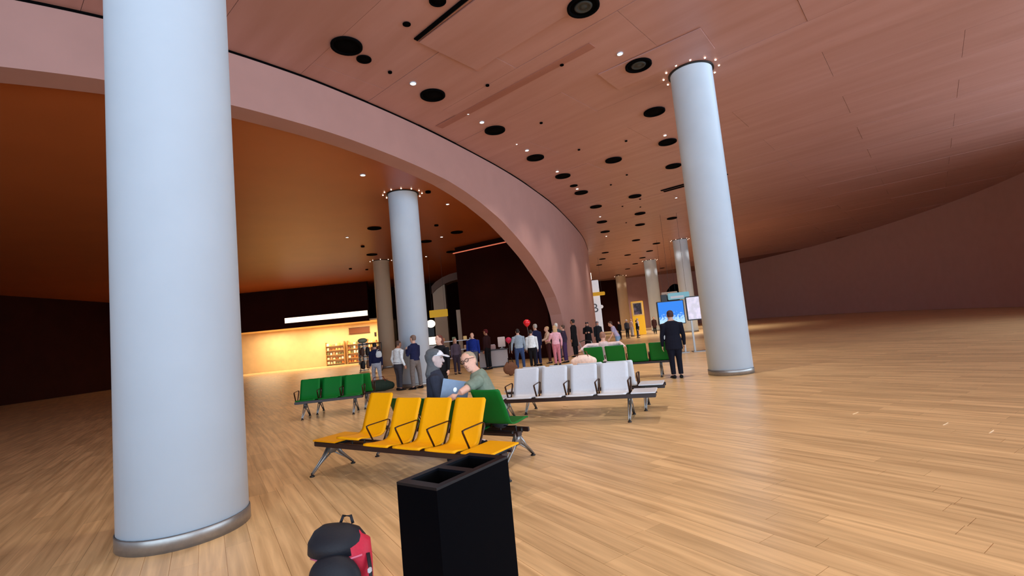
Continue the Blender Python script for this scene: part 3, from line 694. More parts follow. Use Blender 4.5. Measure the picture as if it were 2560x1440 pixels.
bm = BM(); box(bm, (0, .06, .015), (1.0, .5, .03)); obj('base', bm, M_STEEL, t)
bm = BM(); box(bm, (-.22, .06, 2.33), (.24, .12, .3)); obj('camera_box', bm, M_BLACK, t)
t = thing('dark_screen', 'second screen showing a dark purple picture, right of the blue one', 'screen', (7.7, 20.0, 0), R(-9))
bm = BM(); box(bm, (0, .05, 1.80), (1.1, .1, 1.0), 0, .015); obj('housing', bm, M_BLACK, t)
ds = bpy.data.materials.new('purple_screen'); ds.use_nodes = True; nt = ds.node_tree; b = nt.nodes['Principled BSDF']
tc = nt.nodes.new('ShaderNodeTexCoord'); no = nt.nodes.new('ShaderNodeTexNoise'); no.inputs['Scale'].default_value = 5
rp = nt.nodes.new('ShaderNodeValToRGB'); rp.color_ramp.elements[0].color = (.02, .03, .16, 1); rp.color_ramp.elements[1].color = (.5, .4, .8, 1); rp.color_ramp.elements[0].position = .45; rp.color_ramp.elements[1].position = .8
nt.links.new(tc.outputs['Object'], no.inputs['Vector']); nt.links.new(no.outputs['Fac'], rp.inputs['Fac']); nt.links.new(rp.outputs['Color'], b.inputs['Emission Color']); b.inputs['Emission Strength'].default_value = .7
bm = BM(); box(bm, (0, 0, 0), (1.02, .02, .92)); obj('display', bm, ds, t, False, (0, -.005, 1.80))
for s in (-.4, .4):
    bm = BM(); box(bm, (s, .06, .65), (.07, .06, 1.3)); obj('post', bm, M_STEEL, t)
bm = BM(); box(bm, (0, .06, .015), (1.0, .5, .03)); obj('base', bm, M_STEEL, t)
t = thing('overhead_sign', 'pale hanging sign above the screens', 'sign', (13.0, 40, 3.4), R(-6))
bm = BM(); box(bm, (0, 0, 0), (1.3, .14, .26), 0, .03); obj('panel', bm, mat('pale_sign', (206, 192, 176), .5), t)
for s in (-.5, .5):
    bm = BM(); tube(bm, [(s, 0, .12), (s, 0, HC - 3.42)], .007, 6); obj('hanger', bm, M_BLACK, t)
t = thing('teal_sign', 'teal and white hanging sign just above the blue screen', 'sign', (10.3, 30, 2.75), R(-6))
bm = BM(); box(bm, (0, 0, 0), (1.3, .14, .42), 0, .03); obj('panel', bm, mat('teal_sign', (120, 176, 188), .5, emit=.3), t)
bm = BM(); box(bm, (-.1, -.075, -.06), (.8, .02, .14)); obj('white_band', bm, M_WHITE, t)
for s in (-.5, .5):
    bm = BM(); tube(bm, [(s, 0, .2), (s, 0, HC - 2.77)], .007, 6); obj('hanger', bm, M_BLACK, t)


# ================================================================ people
M_SKIN = mat('skin_light', (222, 172, 148), .55, var=.04, scale=40); M_SKIN2 = mat('skin_tan', (176, 122, 94), .55, var=.04, scale=40)
M_EYE = mat('eye_dark', (30, 22, 20), .3); M_LIP = mat('lip', (168, 96, 88), .5)
def cloth(name, rgb): return mat('cloth_' + name, rgb, .85, var=.12, scale=18, bump=.25, spec=.2)
def hairm(name, rgb): return mat('hair_' + name, rgb, .6, var=.25, scale=60, bump=.4)

def remesh(name, bm, m, parent, vox, smooth=2):
    me = bpy.data.meshes.new(name); bm.to_mesh(me); bm.free()
    o = link(bpy.data.objects.new(name, me))
    r = o.modifiers.new('r', 'REMESH'); r.mode = 'VOXEL'; r.voxel_size = vox; r.use_smooth_shade = True
    if smooth: s = o.modifiers.new('s', 'SMOOTH'); s.iterations = smooth; s.factor = .5
    dg = bpy.context.evaluated_depsgraph_get(); me2 = bpy.data.meshes.new_from_object(o.evaluated_get(dg))
    bpy.data.objects.remove(o); bpy.data.meshes.remove(me)
    me2.name = name; me2.materials.clear(); me2.materials.append(m)
    for p in me2.polygons: p.use_smooth = True
    q = link(bpy.data.objects.new(name, me2)); q.parent = parent
    return q

def rotm(ax, deg): return Matrix.Rotation(R(deg), 3, ax)
def V(*a): return Vector(a)

HEADR = [(-.118, .030, .034, .040), (-.105, .045, .050, .030), (-.08, .058, .068, .016), (-.045, .067, .083, .006), (0, .074, .094, 0), (.04, .077, .098, -.003), (.08, .070, .090, -.006), (.11, .048, .064, -.008), (.125, .018, .026, -.008)]
def person(label, loc, yaw=0, h=1.72, top=None, sleeve='long', bottom=None, legs='long', shoes=None, hair=('short', None), skin=None, lean=0, side=0, twist=0, hy=0, hp=0,
           thigh=((0, .02, -1), (0, -.02, -1)), shin=((0, -.03, -1), (0, -.06, -1)), arm=(((-.16, .02, -1), (-.04, .15, -1)), ((.16, .02, -1), (.04, .15, -1))), pelvis_z=None, vox=.0135,
           coat=0, group='people in the hall', build=1.0, extra=None, skirt=None):
    """facing +Y locally; arm/thigh tuples are (left, right) directions; coat: length below the waist covered by the top"""
    k = h / 1.72; skin = skin or M_SKIN
    pz = (pelvis_z if pelvis_z is not None else None)
    t = thing('person', label, 'person', (loc[0], loc[1], 0), R(yaw), group)
    nd = lambda v: Vector(v).normalized()
    TL, SL = .43 * k, .42 * k
    th = [nd(v) for v in thigh]; sh = [nd(v) for v in shin]
    if pz is None:
        low = min((th[i].z * TL + sh[i].z * SL) for i in (0, 1)); pz = -low + .085 * k + .02
    P = V(0, 0, pz)
    B = rotm('Z', twist) @ rotm('X', -lean) @ rotm('Y', side)          # torso frame
    bx, by, bz = B @ V(1, 0, 0), B @ V(0, 1, 0), B @ V(0, 0, 1)
    def tp(x, y, z): return P + (bx * x + by * y + bz * z) * k
    tors = [(tp(0, 0, -.08), (.10, .075)), (tp(0, 0, 0), (.165, .115)), (tp(0, .005, .12), (.145, .10)), (tp(0, .012, .26), (.155, .108)), (tp(0, .005, .38), (.168, .105)), (tp(0, -.005, .445), (.135, .080)), (tp(0, -.01, .485), (.08, .062))]
    tors = [(p, (a * k * build, b * k * build)) for p, (a, b) in tors]
    shoulder = [tp(-.178 * build, -.005, .395), tp(.178 * build, -.005, .395)]
    neck = tp(0, -.005, .50); H = B @ rotm('Z', hy) @ rotm('X', hp)
    hc = neck + (bz * .035 + by * .02) * k + (H @ V(0, .005, .105)) * k
    def hpnt(x, y, z): return hc + (H @ V(x, y, z)) * k
    hx = H @ V(1, 0, 0)
    # limbs
    hip = [P + V(-.088, 0, -.02) * k, P + V(.088, 0, -.02) * k]
    knee = [hip[i] + th[i] * TL for i in (0, 1)]; ank = [knee[i] + sh[i] * SL for i in (0, 1)]
    up = [nd(B @ Vector(arm[i][0])) for i in (0, 1)]; fo = [nd(B @ Vector(arm[i][1])) for i in (0, 1)]
    elb = [shoulder[i] + up[i] * .285 * k for i in (0, 1)]; wri = [elb[i] + fo[i] * .245 * k for i in (0, 1)]
    fdir = []
    for i in (0, 1):
        f = V(0, 1, 0) - sh[i] * V(0, 1, 0).dot(sh[i])
        if f.length < .3: f = V(0, .4, 1)
        if abs(sh[i].z) > .5: f.z = 0
        fdir.append((f.normalized() + V((-.18, .18)[i], 0, 0)).normalized())
    # ---- body: one continuous skin surface
    bm = BM()
    tube(bm, [p for p, r in tors], [r for p, r in tors], 16, bx, True)
    tube(bm, [tp(0, -.01, .46), neck + bz * .03 * k, hpnt(0, -.012, -.06)], [.062 * k, .053 * k, .052 * k], 12, bx, True)
    loft(bm, [[hpnt(rx * math.cos(a), ry * math.sin(a) + oy, z) for a in [2 * math.pi * j / 16 for j in range(16)]] for z, rx, ry, oy in HEADR])
    tube(bm, [hpnt(0, .088, .022), hpnt(0, .104, -.014), hpnt(0, .110, -.03)], [.009 * k, .013 * k, .015 * k], 8, hx, True)
    ell(bm, hpnt(0, .085, -.068), (.024 * k, .014 * k, .012 * k), 8)
    for s in (-1, 1): tube(bm, [hpnt(s * .074, -.004, .03), hpnt(s * .083, -.01, .0), hpnt(s * .076, -.004, -.03)], [(.018 * k, .009 * k)] * 3, 8, H @ V(0, 1, 0), True)
    for i in (0, 1):
        tube(bm, [hip[i], hip[i].lerp(knee[i], .4), knee[i], knee[i].lerp(ank[i], .3), ank[i]], [.088 * k * build, .078 * k * build, .054 * k, .055 * k, .036 * k], 12, (1, 0, 0), True)
        tube(bm, [ank[i] - V(0, 0, .03) * k - fdir[i] * .05 * k, ank[i] - V(0, 0, .045) * k + fdir[i] * .06 * k, ank[i] - V(0, 0, .055) * k + fdir[i] * .15 * k], [(.034 * k, .035 * k), (.04 * k, .03 * k), (.035 * k, .02 * k)], 10, (1, 0, 0), True)
        tube(bm, [shoulder[i], shoulder[i].lerp(elb[i], .5), elb[i], elb[i].lerp(wri[i], .35), wri[i]], [.052 * k * build, .045 * k, .038 * k, .037 * k, .026 * k], 10, by, True)
        # hand with five fingers
        d = fo[i]; inn = (bx * (1 if i == 0 else -1)); nrm = (inn - d * inn.dot(d)).normalized(); wv = d.cross(nrm).normalized()
        if wv.dot(by) < 0: wv = -wv
        pe = wri[i] + d * .085 * k
        tube(bm, [wri[i] - d * .01, wri[i] + d * .04 * k, pe], [(.024 * k, .02 * k), (.038 * k, .016 * k), (.040 * k, .014 * k)], 10, wv, True)
        for j, (o_, l_) in enumerate(((.033, .066), (.011, .078), (-.011, .072), (-.032, .056))):
            b0 = pe + wv * o_ * k; d1 = (d + nrm * .25 + wv * o_ * 3).normalized(); d2 = (d + nrm * .75).normalized()
            p1 = b0 + d1 * l_ * .5 * k; p2 = p1 + d2 * l_ * .5 * k
            tube(bm, [b0 - d * .015 * k, p1, p2], [.0095 * k, .009 * k, .0075 * k], 6, nrm, True)
        tb = wri[i] + d * .03 * k + wv * .03 * k; t1 = tb + (wv * .8 + d * .7 + nrm * .2).normalized() * .035 * k; t2 = t1 + (d + nrm * .3 + wv * .2).normalized() * .035 * k
        tube(bm, [tb - wv * .012 * k, t1, t2], [.012 * k, .011 * k, .008 * k], 6, nrm, True)
    remesh('body', bm, skin, t, vox, 1)
    # ---- clothes
    e = .016 * k
    if top:
        bm = BM(); tt = tors[1:6] if not coat else tors[1:6]
        low = tors[1][0] - bz * (.05 + coat) * k
        tube(bm, [low] + [p for p, r in tt], [(tors[1][1][0] + e * (1.4 + 2 * coat), tors[1][1][1] + e * (1.4 + 2 * coat))] + [(r[0] + e, r[1] + e) for p, r in tt], 18, bx)
        tube(bm, [tors[5][0] - bz * .03, tp(0, -.012, .468), tp(0, -.012, .505)], [(.168 * k * build, .11 * k * build), (.138 * k * build, .10 * k * build), (.085 * k, .078 * k)], 14, bx)
        for i in (0, 1):
            a = shoulder[i] + bx * ((1, -1)[i] * .05 * k)
            if sleeve == 'long': tube(bm, [a, shoulder[i], shoulder[i].lerp(elb[i], .5), elb[i], elb[i].lerp(wri[i], .4), elb[i].lerp(wri[i], .96)], [.066 * k, .077 * k * build, .064 * k, .053 * k, .049 * k, .038 * k], 12, by, True)
            elif sleeve == 'short': tube(bm, [a, shoulder[i], shoulder[i].lerp(elb[i], .3), shoulder[i].lerp(elb[i], .6)], [.066 * k, .077 * k * build, .067 * k, .063 * k], 12, by)
            else: tube(bm, [a, shoulder[i]], [.06 * k, .062 * k], 12, by, True)
        remesh('coat' if coat > .2 else 'top', bm, top, t, vox)
    if skirt:
        bm = BM(); zl = .10 if coat else pz * .45
        tube(bm, [P + V(0, 0, .10 * k), P, P.lerp(V(0, 0, .1), .5), V(0, 0, .09)], [(.16 * k, .12 * k), (.18 * k, .14 * k), (.21 * k, .18 * k), (.25 * k, .22 * k)], 18, (1, 0, 0)); remesh('skirt', bm, skirt, t, vox)
    if bottom:
        bm = BM(); tube(bm, [tors[0][0] - bz * .03 * k, tors[1][0], tp(0, 0, .075)], [(.15 * k * build, .12 * k * build), (.180 * k * build, .130 * k * build), (.155 * k * build, .112 * k * build)], 16, bx, True)
        for i in (0, 1):
            if legs == 'long': tube(bm, [hip[i], hip[i].lerp(knee[i], .4), knee[i], knee[i].lerp(ank[i], .4), knee[i].lerp(ank[i], .97)], [.104 * k * build, .095 * k * build, .073 * k, .068 * k, .060 * k], 14, (1, 0, 0), False)
            else: tube(bm, [hip[i], hip[i].lerp(knee[i], .4), hip[i].lerp(knee[i], .85)], [.104 * k * build, .098 * k * build, .088 * k], 14, (1, 0, 0), False)
        remesh('trousers' if legs == 'long' else 'shorts', bm, bottom, t, vox)
    for i in (0, 1):
        bm = BM(); a = ank[i]
        tube(bm, [a - V(0, 0, .045) * k - fdir[i] * .06 * k, a - V(0, 0, .05) * k, a - V(0, 0, .06) * k + fdir[i] * .10 * k, a - V(0, 0, .072) * k + fdir[i] * .17 * k], [(.043 * k, .05 * k), (.045 * k, .046 * k), (.05 * k, .036 * k), (.043 * k, .022 * k)], 12, (1, 0, 0), True)
        for v in bm.verts: v.co.z = max(v.co.z, .004) if pelvis_z is None else v.co.z
        obj('shoe', bm, shoes or cloth('black', (20, 20, 24)), t, True)
    # ---- face
    for s in (-1, 1):
        bm = BM(); ell(bm, hpnt(s * .030, .081, .018), (.012 * k, .007 * k, .006 * k), 8); obj('eye', bm, M_EYE, t, True)
    bm = BM(); ell(bm, hpnt(0, .0925, -.068), (.022 * k, .007 * k, .006 * k), 8, H.copy()); obj('mouth', bm, M_LIP, t, True)
    # ---- hair or headwear
    style, hm = hair[0], hair[1]
    if style != 'bald' and hm:
        bm = BM()
        def cap(f, oy, zs, oz=0): loft(bm, [[hpnt(rx * f * math.cos(a), (ry * f * math.sin(a) + o_ + oy), z * 1.02 + oz) for a in [2 * math.pi * j / 18 for j in range(18)]] for z, rx, ry, o_ in zs])
        if style in ('short', 'long', 'bun'):
            cap(1.10, -.020, [q for q in HEADR if q[0] >= .04], .006)
            cap(1.07, -.045, [(q[0], q[1], q[2] * .72, q[3]) for q in HEADR if -.05 <= q[0] <= .08])
        if style == 'long':
            tube(bm, [hpnt(0, -.06, .06), hpnt(0, -.085, -.04), hpnt(0, -.085, -.15), hpnt(0, -.07, -.26)], [(.085 * k, .055 * k), (.098 * k, .05 * k), (.10 * k, .042 * k), (.06 * k, .025 * k)], 14, hx, True)
        if style == 'bun': ell(bm, hpnt(0, -.12, .04), (.05 * k,) * 3, 10)
        if style == 'scarf':
            cap(1.24, -.022, [q for q in HEADR if q[0] >= -.0]); cap(1.22, -.055, [(q[0], q[1], q[2] * .8, q[3]) for q in HEADR if q[0] <= .06])
            tube(bm, [hpnt(0, -.05, -.02), hpnt(0, -.03, -.13), tp(0, -.01, .44), tp(0, -.02, .34)], [(.08 * k, .07 * k), (.09 * k, .08 * k), (.16 * k, .11 * k), (.18 * k, .12 * k)], 16, hx, True)
        if style == 'hood':
            cap(1.24, -.030, [q for q in HEADR if q[0] >= .03], .01); cap(1.22, -.062, [(q[0], q[1], q[2] * .85, q[3]) for q in HEADR if q[0] <= .07])
            tube(bm, [hpnt(0, -.06, 0), hpnt(0, -.05, -.10), tp(0, -.02, .50), tp(0, -.02, .44)], [(.08 * k, .06 * k), (.085 * k, .075 * k), (.10 * k, .09 * k), (.14 * k, .10 * k)], 16, hx, True)
        if style == 'cap':
            cap(1.13, -.006, [q for q in HEADR if q[0] >= .035], .008)
            tube(bm, [hpnt(0, .06, .055), hpnt(0, .12, .052), hpnt(0, .17, .04)], [(.07 * k, .01 * k), (.075 * k, .009 * k), (.05 * k, .006 * k)], 12, hx, True)
            cap(1.05, -.045, [(q[0], q[1], q[2] * .72, q[3]) for q in HEADR if -.05 <= q[0] <= .04])
        remesh({'hood': 'hood', 'cap': 'cap', 'scarf': 'headscarf'}.get(style, 'hair'), bm, hm, t, min(vox, .012), 1)
    info = dict(t=t, hp=hpnt, tp=tp, wrist=wri, hx=hx, H=H, k=k)
    if extra: extra(info)
    return info

BLACKC = cloth('black', (20, 20, 24)); NAVYC = cloth('navy', (28, 32, 66)); WHITEC = cloth('white', (226, 234, 238)); JEANS = cloth('jeans', (52, 72, 112)); DGREY = cloth('dark_grey', (62, 62, 70))
GREYT = cloth('taupe', (116, 108, 104)); HB = hairm('brown', (74, 48, 34)); HK = hairm('black', (26, 20, 20)); HG = hairm('grey', (170, 166, 158)); HBL = hairm('blond', (196, 160, 116)); HR = hairm('auburn', (98, 42, 26))

# -- pair with the laptop on the green bench
def glasses(d):
    bm = BM(); hp, k, hx = d['hp'], d['k'], d['hx']; fw = d['H'] @ V(0, 1, 0)
    for s in (-1, 1):
        c = hp(s * .033, .098, .016); pts = [c + hx * (.026 * k * math.cos(a)) + (d['H'] @ V(0, 0, 1)) * (.019 * k * math.sin(a)) for a in [2 * math.pi * j / 14 for j in range(15)]]
        tube(bm, pts, .004, 6, fw); tube(bm, [hp(s * .058, .096, .02), hp(s * .082, .04, .02), hp(s * .084, -.01, .015)], .0035, 6)
    tube(bm, [hp(-.01, .1, .02), hp(.01, .1, .02)], .0035, 6); obj('glasses', bm, M_BLACK, d['t'], True)
person('grey-haired person in glasses and a faded green T-shirt leaning over a laptop', (-.36, 6.34), 88, 1.90, cloth('sage', (122, 134, 118)), 'short', DGREY, hair=('short', hairm('sandy_grey', (166, 150, 126))), lean=24, side=2, hy=72, hp=8,
       thigh=((.35, .9, -.05), (.55, .85, -.05)), shin=((0, .1, -1), (0, .1, -1)), arm=(((-.6, .6, -.05), (.1, .95, -.02)), ((.2, .3, -.9), (-.5, .5, -.2))), pelvis_z=.60, vox=.010, extra=glasses)
def capvisor(d):
    hp, k, hx = d['hp'], d['k'], d['hx']; bm = BM()
    loft(bm, [[hp(rx * 1.1 * math.cos(a), ry * 1.1 * math.sin(a) + o_, z) for a in [2 * math.pi * j / 18 for j in range(18)]] for z, rx, ry, o_ in HEADR if z >= .04])
    tube(bm, [hp(0, .07, .055), hp(0, .13, .05), hp(0, .18, .035)], [(.075 * k, .010 * k), (.08 * k, .009 * k), (.055 * k, .006 * k)], 14, hx, True)
    remesh('cap', bm, cloth('cap_white', (222, 222, 226)), d['t'], .01, 1)
person('person in a dark hooded jacket with a white peaked cap, beside the laptop', (-1.22, 6.80), -78, 1.80, cloth('charcoal_blue', (52, 56, 70)), 'long', DGREY, hair=('hood', cloth('hood_grey', (92, 96, 100))), skin=mat('skin_pale', (214, 190, 184), .55), lean=3, hy=-26, hp=-4,
       thigh=((-.4, .9, -.05), (-.2, .95, -.05)), shin=((0, .1, -1), (0, .1, -1)), arm=(((-.15, .2, -1), (.1, .8, -.5)), ((.2, .15, -1), (-.1, .8, -.4))), pelvis_z=.64, vox=.010, extra=capvisor)
t = thing('laptop', 'open silver laptop with a white mark on its lid, held between the seated pair', 'laptop', (-.93, 6.55, .735), R(4)); t.rotation_euler = (R(-4), R(14), R(4))
M_ALU = mat('laptop_aluminium', (112, 124, 142), .35, metal=.5)
bm = BM(); box(bm, (0, .12, .008), (.36, .25, .016), 0, .005); obj('base', bm, M_ALU, t)
bm = BM(); box(bm, (0, -.012, .145), (.36, .010, .265), 0, .004); ld_ = obj('lid', bm, M_ALU, t)
bm = BM(); ell(bm, (0, -.018, .15), (.026, .003, .032), 14); obj('lid_mark', bm, mat('lid_mark_white', (240, 246, 255), .4, emit=.4), ld_, True)
bm = BM(); box(bm, (0, -.0065, .147), (.34, .002, .24)); obj('display', bm, M_BLACK, ld_)

# -- left: by the shop and the thick column
person('person in a navy jacket and pale grey trousers walking near the shop', (-5.42, 18.4), 30, 1.66, NAVYC, 'long', cloth('pale_grey', (176, 180, 190)), hair=('short', HK), lean=6, thigh=((0, .35, -1), (0, -.25, -1)), shin=((0, -.1, -1), (0, -.45, -1)))
t = thing('shoulder_bag', 'white shoulder bag on the navy-jacketed walker', 'bag', (-5.22, 18.14, 1.10), R(20)); t.scale = (.7, .7, .7)
bm = BM(); tube(bm, [(0, 0, 0), (0, 0, .14), (0, 0, .26)], [(.15, .05), (.16, .06), (.12, .04)], 14, (1, 0, 0), True); obj('pouch', bm, WHITEC, t, True)
bm = BM(); tube(bm, [(-.11, 0, .26), (-.06, .05, .36), (.02, .06, .38)], .012, 8); obj('strap', bm, WHITEC, t, True)
person('person in a white shirt and dark trousers by the thick column', (-3.98, 16.0), -42, 1.62, WHITEC, 'long', DGREY, hair=('short', HB), skin=M_SKIN2, lean=3, arm=(((-.3, -.2, -1), (.2, .3, -1)), ((.3, -.25, -1), (.2, .4, -1))), build=1.25, hp=-8)
person('person in a navy sweater and grey trousers with a hand to the face', (-3.42, 15.95), 60, 1.76, NAVYC, 'long', GREYT, hair=('short', hairm('thin_grey', (120, 96, 84))), arm=(((-.25, .3, -1), (.45, .5, .75)), ((.15, .1, -1), (-.1, .4, -1))), thigh=((-.12, .05, -1), (.16, -.05, -1)))
person('auburn-haired person in a black puffer coat behind the hooded one', (-1.95, 12.1), 150, 1.66, BLACKC, 'long', BLACKC, hair=('long', HR), coat=.12, build=1.15)
person('person in a dull purple top standing before the white shelf', (-2.62, 20.4), 200, 1.50, cloth('plum_grey', (86, 74, 88)), 'long', cloth('plum_dark', (58, 48, 60)), hair=('long', hairm('ash', (150, 124, 104))))
person('bald person in a royal blue jacket inside the arch', (-1.86, 20.2), 170, 1.66, cloth('royal_blue', (22, 44, 128)), 'long', cloth('grey_trouser', (96, 98, 104)), hair=('bald', None), build=1.2)
person('person in dark clothes and a dark red cap by the counter', (-1.34, 21.3), 60, 1.76, cloth('dark_maroon', (46, 20, 22)), 'long', BLACKC, hair=('cap', cloth('cap_maroon', (90, 22, 26))), skin=M_SKIN2)

# -- the crowd before the dark wall
person('person in a grey-blue sweater and jeans, seen from behind', (.05, 19.5), 5, 1.64, cloth('grey_blue', (142, 158, 172)), 'long', JEANS, hair=('short', HK), arm=(((-.35, .05, -1), (-.1, .1, -1)), ((.2, .2, -1), (.05, .4, -1))), thigh=((-.1, 0, -1), (.12, 0, -1)), build=1.1)
person('person in a bright white sweatshirt and black trousers, seen from behind', (.58, 19.75), -6, 1.55, WHITEC, 'long', BLACKC, hair=('short', HK), build=1.1)
person('grey-haired person in navy standing behind the white sweatshirt', (.82, 20.7), 30, 1.78, NAVYC, 'long', NAVYC, hair=('short', HG))
person('long-haired blond person in a pink top and pink trousers', (1.58, 19.9), 12, 1.63, cloth('soft_pink', (226, 172, 186)), 'long', cloth('dusty_rose', (196, 120, 134)), hair=('long', HBL), arm=(((-.25, .35, -.8), (-.25, .8, -.1)), ((.3, -.05, -1), (.0, .2, -1))))
person('blond person in beige with an arm stretched out left', (1.36, 21.4), 100, 1.62, cloth('beige', (196, 168, 148)), 'long', cloth('maroon_skirt', (70, 34, 38)), hair=('short', HBL), arm=(((-.3, .5, -.6), (-.1, .9, -.2)), ((.1, .4, -.8), (-.1, .9, -.1))))
person('white-haired person behind the pink outfit', (1.86, 22.3), -20, 1.74, cloth('slate', (70, 80, 84)), 'long', DGREY, hair=('short', hairm('white', (214, 212, 204))))
person('person in a dark patterned top and purple trousers at the crowd edge', (2.02, 20.9), 70, 1.62, cloth('dark_pattern', (50, 40, 60)), 'long', cloth('purple', (66, 46, 84)), hair=('short', HB), arm=(((-.2, .2, -1), (.1, .6, -.6)), ((.2, -.2, -1), (.2, .3, -1))))
person('tall person in a long black coat against the pink wall', (2.84, 24.0), 60, 1.86, BLACKC, 'long', BLACKC, hair=('short', HK), skin=M_SKIN2, coat=.42)
person('person in a black robe and dark headscarf beside the curved wall end', (3.92, 26.6), 175, 1.68, BLACKC, 'long', None, hair=('scarf', cloth('scarf_grey', (58, 52, 58))), skirt=BLACKC, arm=(((-.2, .3, -1), (.5, .7, .1)), ((.2, .2, -1), (-.3, .8, .1))))
person('person in dark clothes with a pale scarf, right of the black robe', (4.62, 27.4), 190, 1.66, cloth('ink', (32, 34, 40)), 'long', BLACKC, hair=('scarf', cloth('scarf_pale', (128, 122, 124))), coat=.3)

# -- around the far green bench and beyond
person('person in a pale pink shirt sitting with arms along the green backrests', (2.42, 13.62), -20, 1.70, cloth('shell_pink', (226, 202, 200)), 'long', DGREY, hair=('short', hairm('light_brown', (150, 106, 86))), thigh=((-.1, 1, 0), (.1, 1, 0)), shin=((0, .1, -1), (0, .1, -1)),
       arm=(((-.9, -.1, .1), (-.6, -.75, -.35)), ((.9, -.1, .1), (.6, -.75, -.35))), pelvis_z=.56, hp=-14, lean=-6)
person('person in a lilac patterned shirt and jeans bending over the seats', (4.55, 22.0), 80, 1.62, cloth('lilac', (184, 176, 206)), 'short', cloth('light_jeans', (128, 160, 196)), hair=('short', HB), lean=22, arm=(((-.1, .6, -.8), (0, .8, -.5)), ((.1, .6, -.8), (0, .8, -.5))), skin=M_SKIN)
person('distant person in a light blue shirt and black shorts before the totem', (11.2, 44.4), 80, 1.60, cloth('light_blue', (170, 180, 214)), 'short', BLACKC, 'short', hair=('short', HG), skin=M_SKIN, vox=.018)
person('distant person in pale clothes beside the light blue shirt', (10.55, 44.2), -60, 1.62, cloth('pale_pink2', (206, 180, 172)), 'short', cloth('pale_grey', (0, 0, 0)), hair=('short', HBL), vox=.018)
person('distant person in dark brown with a long coat, right of the totem', (13.0, 45.4), 170, 1.60, cloth('dark_brown', (66, 38, 36)), 'long', BLACKC, hair=('short', HB), coat=.3, vox=.018)
person('distant person in grey next to the dark brown coat', (13.55, 45.2), 150, 1.56, cloth('mid_grey', (136, 124, 134)), 'long', cloth('rust', (110, 54, 50)), hair=('long', HB), vox=.018)
for i, (x, y, yaw) in enumerate(((8.55, 40.0, 120), (9.35, 40.8, 200), (9.95, 39.8, 250))):
    person(('distant seated-height figure in black left of the cream column', 'distant figure in dark grey with a white cap by the cream column', 'distant figure in charcoal pushing forward by the cream column')[i], (x, y), yaw, (1.5, 1.58, 1.45)[i], (BLACKC, DGREY, BLACKC)[i], 'long', (BLACKC, BLACKC, DGREY)[i], hair=(('short', HK), ('cap', WHITEC), ('short', HK))[i], vox=.018)
person('broad person in a dark navy suit seen from behind at the right edge', (3.98, 12.4), -8, 1.72, cloth('suit', (16, 18, 32)), 'long', cloth('suit', (0, 0, 0)), hair=('short', hairm('dark_red_brown', (64, 30, 30))), coat=.18, build=1.16, arm=(((-.22, .05, -1), (-.02, .2, -1)), ((.22, .05, -1), (.02, .2, -1))), vox=.012)

# ================================================================ loose things
def balloon(label, c, r, m, tail):
    t = thing('balloon', label, 'balloon', c)
    bm = BM(); lathe(bm, [(.012, -1.05 * r), (.35 * r, -.85 * r), (.75 * r, -.45 * r), (r, .1 * r), (.9 * r, .55 * r), (.5 * r, .92 * r), (.1 * r, 1.02 * r)], 20); obj('skin', bm, m, t, True)
    bm = BM(); lathe(bm, [(.022, -1.14 * r), (.008, -1.04 * r)], 8); obj('knot', bm, m, t)
    bm = BM(); tube(bm, [(0, 0, -1.1 * r), (.02, 0, -1.1 * r - tail * .5), (0, 0, -1.1 * r - tail)], .003, 5); obj('string', bm, M_WHITE, t)
M_BALL = mat('red_balloon', (226, 20, 40), .3, spec=.6); M_BALL2 = mat('pink_balloon', (206, 40, 84), .3)
balloon('bright red balloon floating above the crowd', (.47, 19.9, 1.84), .15, M_BALL, .5)
balloon('small crimson balloon beside the grey-blue sweater', (-.36, 20.3, 1.20), .13, M_BALL2, .4)
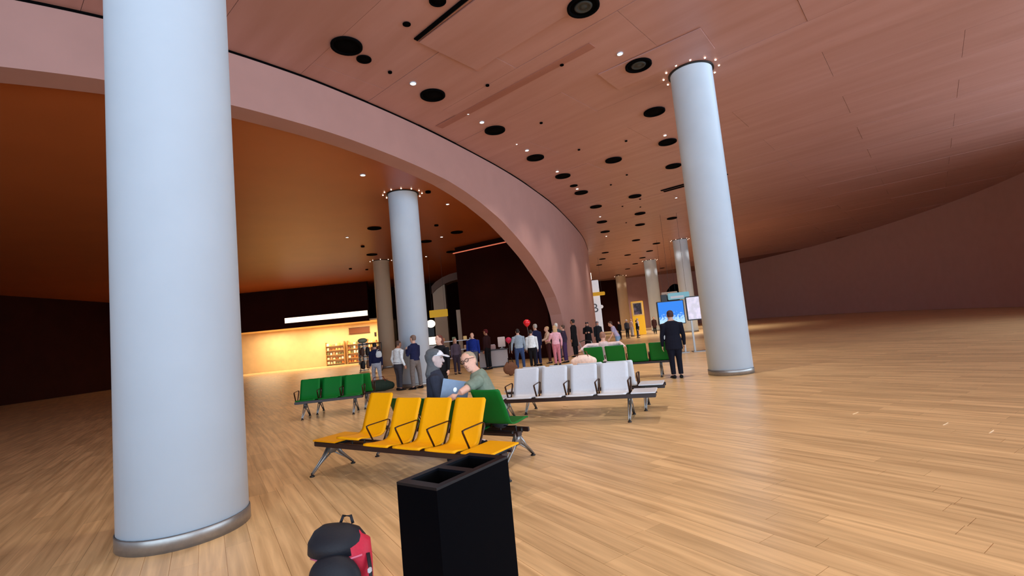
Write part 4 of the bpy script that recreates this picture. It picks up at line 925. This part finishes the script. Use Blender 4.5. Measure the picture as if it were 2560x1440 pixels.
def softbag(name, label, cat, loc, rz, size, m, m2):
    t = thing(name, label, cat, loc, rz); x, y, z = size
    bm = BM(); tube(bm, [(-x / 2, 0, z * .42), (-x * .25, 0, z * .5), (x * .25, 0, z * .5), (x / 2, 0, z * .42)], [(y * .36, z * .34), (y / 2, z / 2), (y / 2, z / 2), (y * .36, z * .34)], 16, (0, 1, 0), True); obj('body', bm, m, t, True)
    bm = BM(); tube(bm, [(-x * .3, -y * .3, z * .8), (-x * .2, 0, z * 1.25), (x * .2, 0, z * 1.25), (x * .3, -y * .3, z * .8)], .014, 8); obj('handle', bm, m2, t, True)
    bm = BM(); tube(bm, [(-x * .4, 0, z * .98), (0, 0, z * 1.0), (x * .4, 0, z * .98)], .008, 6); obj('zip', bm, m2, t)
    return t
softbag('duffel_bag', 'dark green duffel bag lying on the floor by the column', 'bag', (-4.75, 16.3, 0), R(10), (.75, .4, .38), cloth('forest', (44, 58, 48)), cloth('strap_red', (120, 40, 40)))
softbag('tote_bag', 'cream and pink bag resting beside the green bench', 'bag', (1.72, 12.98, .47), R(-18), (.5, .3, .30), cloth('cream_pink', (238, 212, 198)), cloth('strap_brown', (110, 70, 56)))
softbag('brown_bag', 'brown leather bag hanging low beside the jeans', 'bag', (-.33, 17.4, 0), R(30), (.34, .28, .5), cloth('leather', (112, 76, 56)), BLACKC)
t = thing('stroller', 'folded grey pushchair frame behind the cream bag', 'pushchair', (2.35, 15.6, 0), R(20))
M_PRAM = mat('pram_grey', (150, 152, 158), .4, metal=.4)
for s in (-1, 1):
    bm = BM(); tube(bm, [(s * .22, -.35, .1), (s * .22, .05, .55), (s * .22, .35, 1.0)], .014, 8); obj('frame_side', bm, M_PRAM, t)
    for y in (-.35, .3):
        bm = BM(); lathe(bm, [(.03, -.02), (.1, -.02), (.1, .02), (.03, .02)], 16); bmesh.ops.rotate(bm, cent=(0, 0, 0), matrix=rotm('Y', 90), verts=bm.verts); obj('wheel', bm, M_BLACK, t, True, (s * .24, y, .1))
    bm = BM(); tube(bm, [(s * .22, .3, .1), (s * .22, -.05, .6)], .012, 8); obj('strut', bm, M_PRAM, t)
bm = BM(); tube(bm, [(-.22, .35, 1.0), (0, .4, 1.05), (.22, .35, 1.0)], .014, 8); obj('push_bar', bm, M_BLACK, t)
bm = BM(); tube(bm, [(0, -.25, .35), (0, .0, .42), (0, .22, .8)], [(.2, .03), (.2, .05), (.18, .03)], 12, (1, 0, 0), True); obj('seat_cloth', bm, cloth('mauve', (170, 140, 156)), t, True)
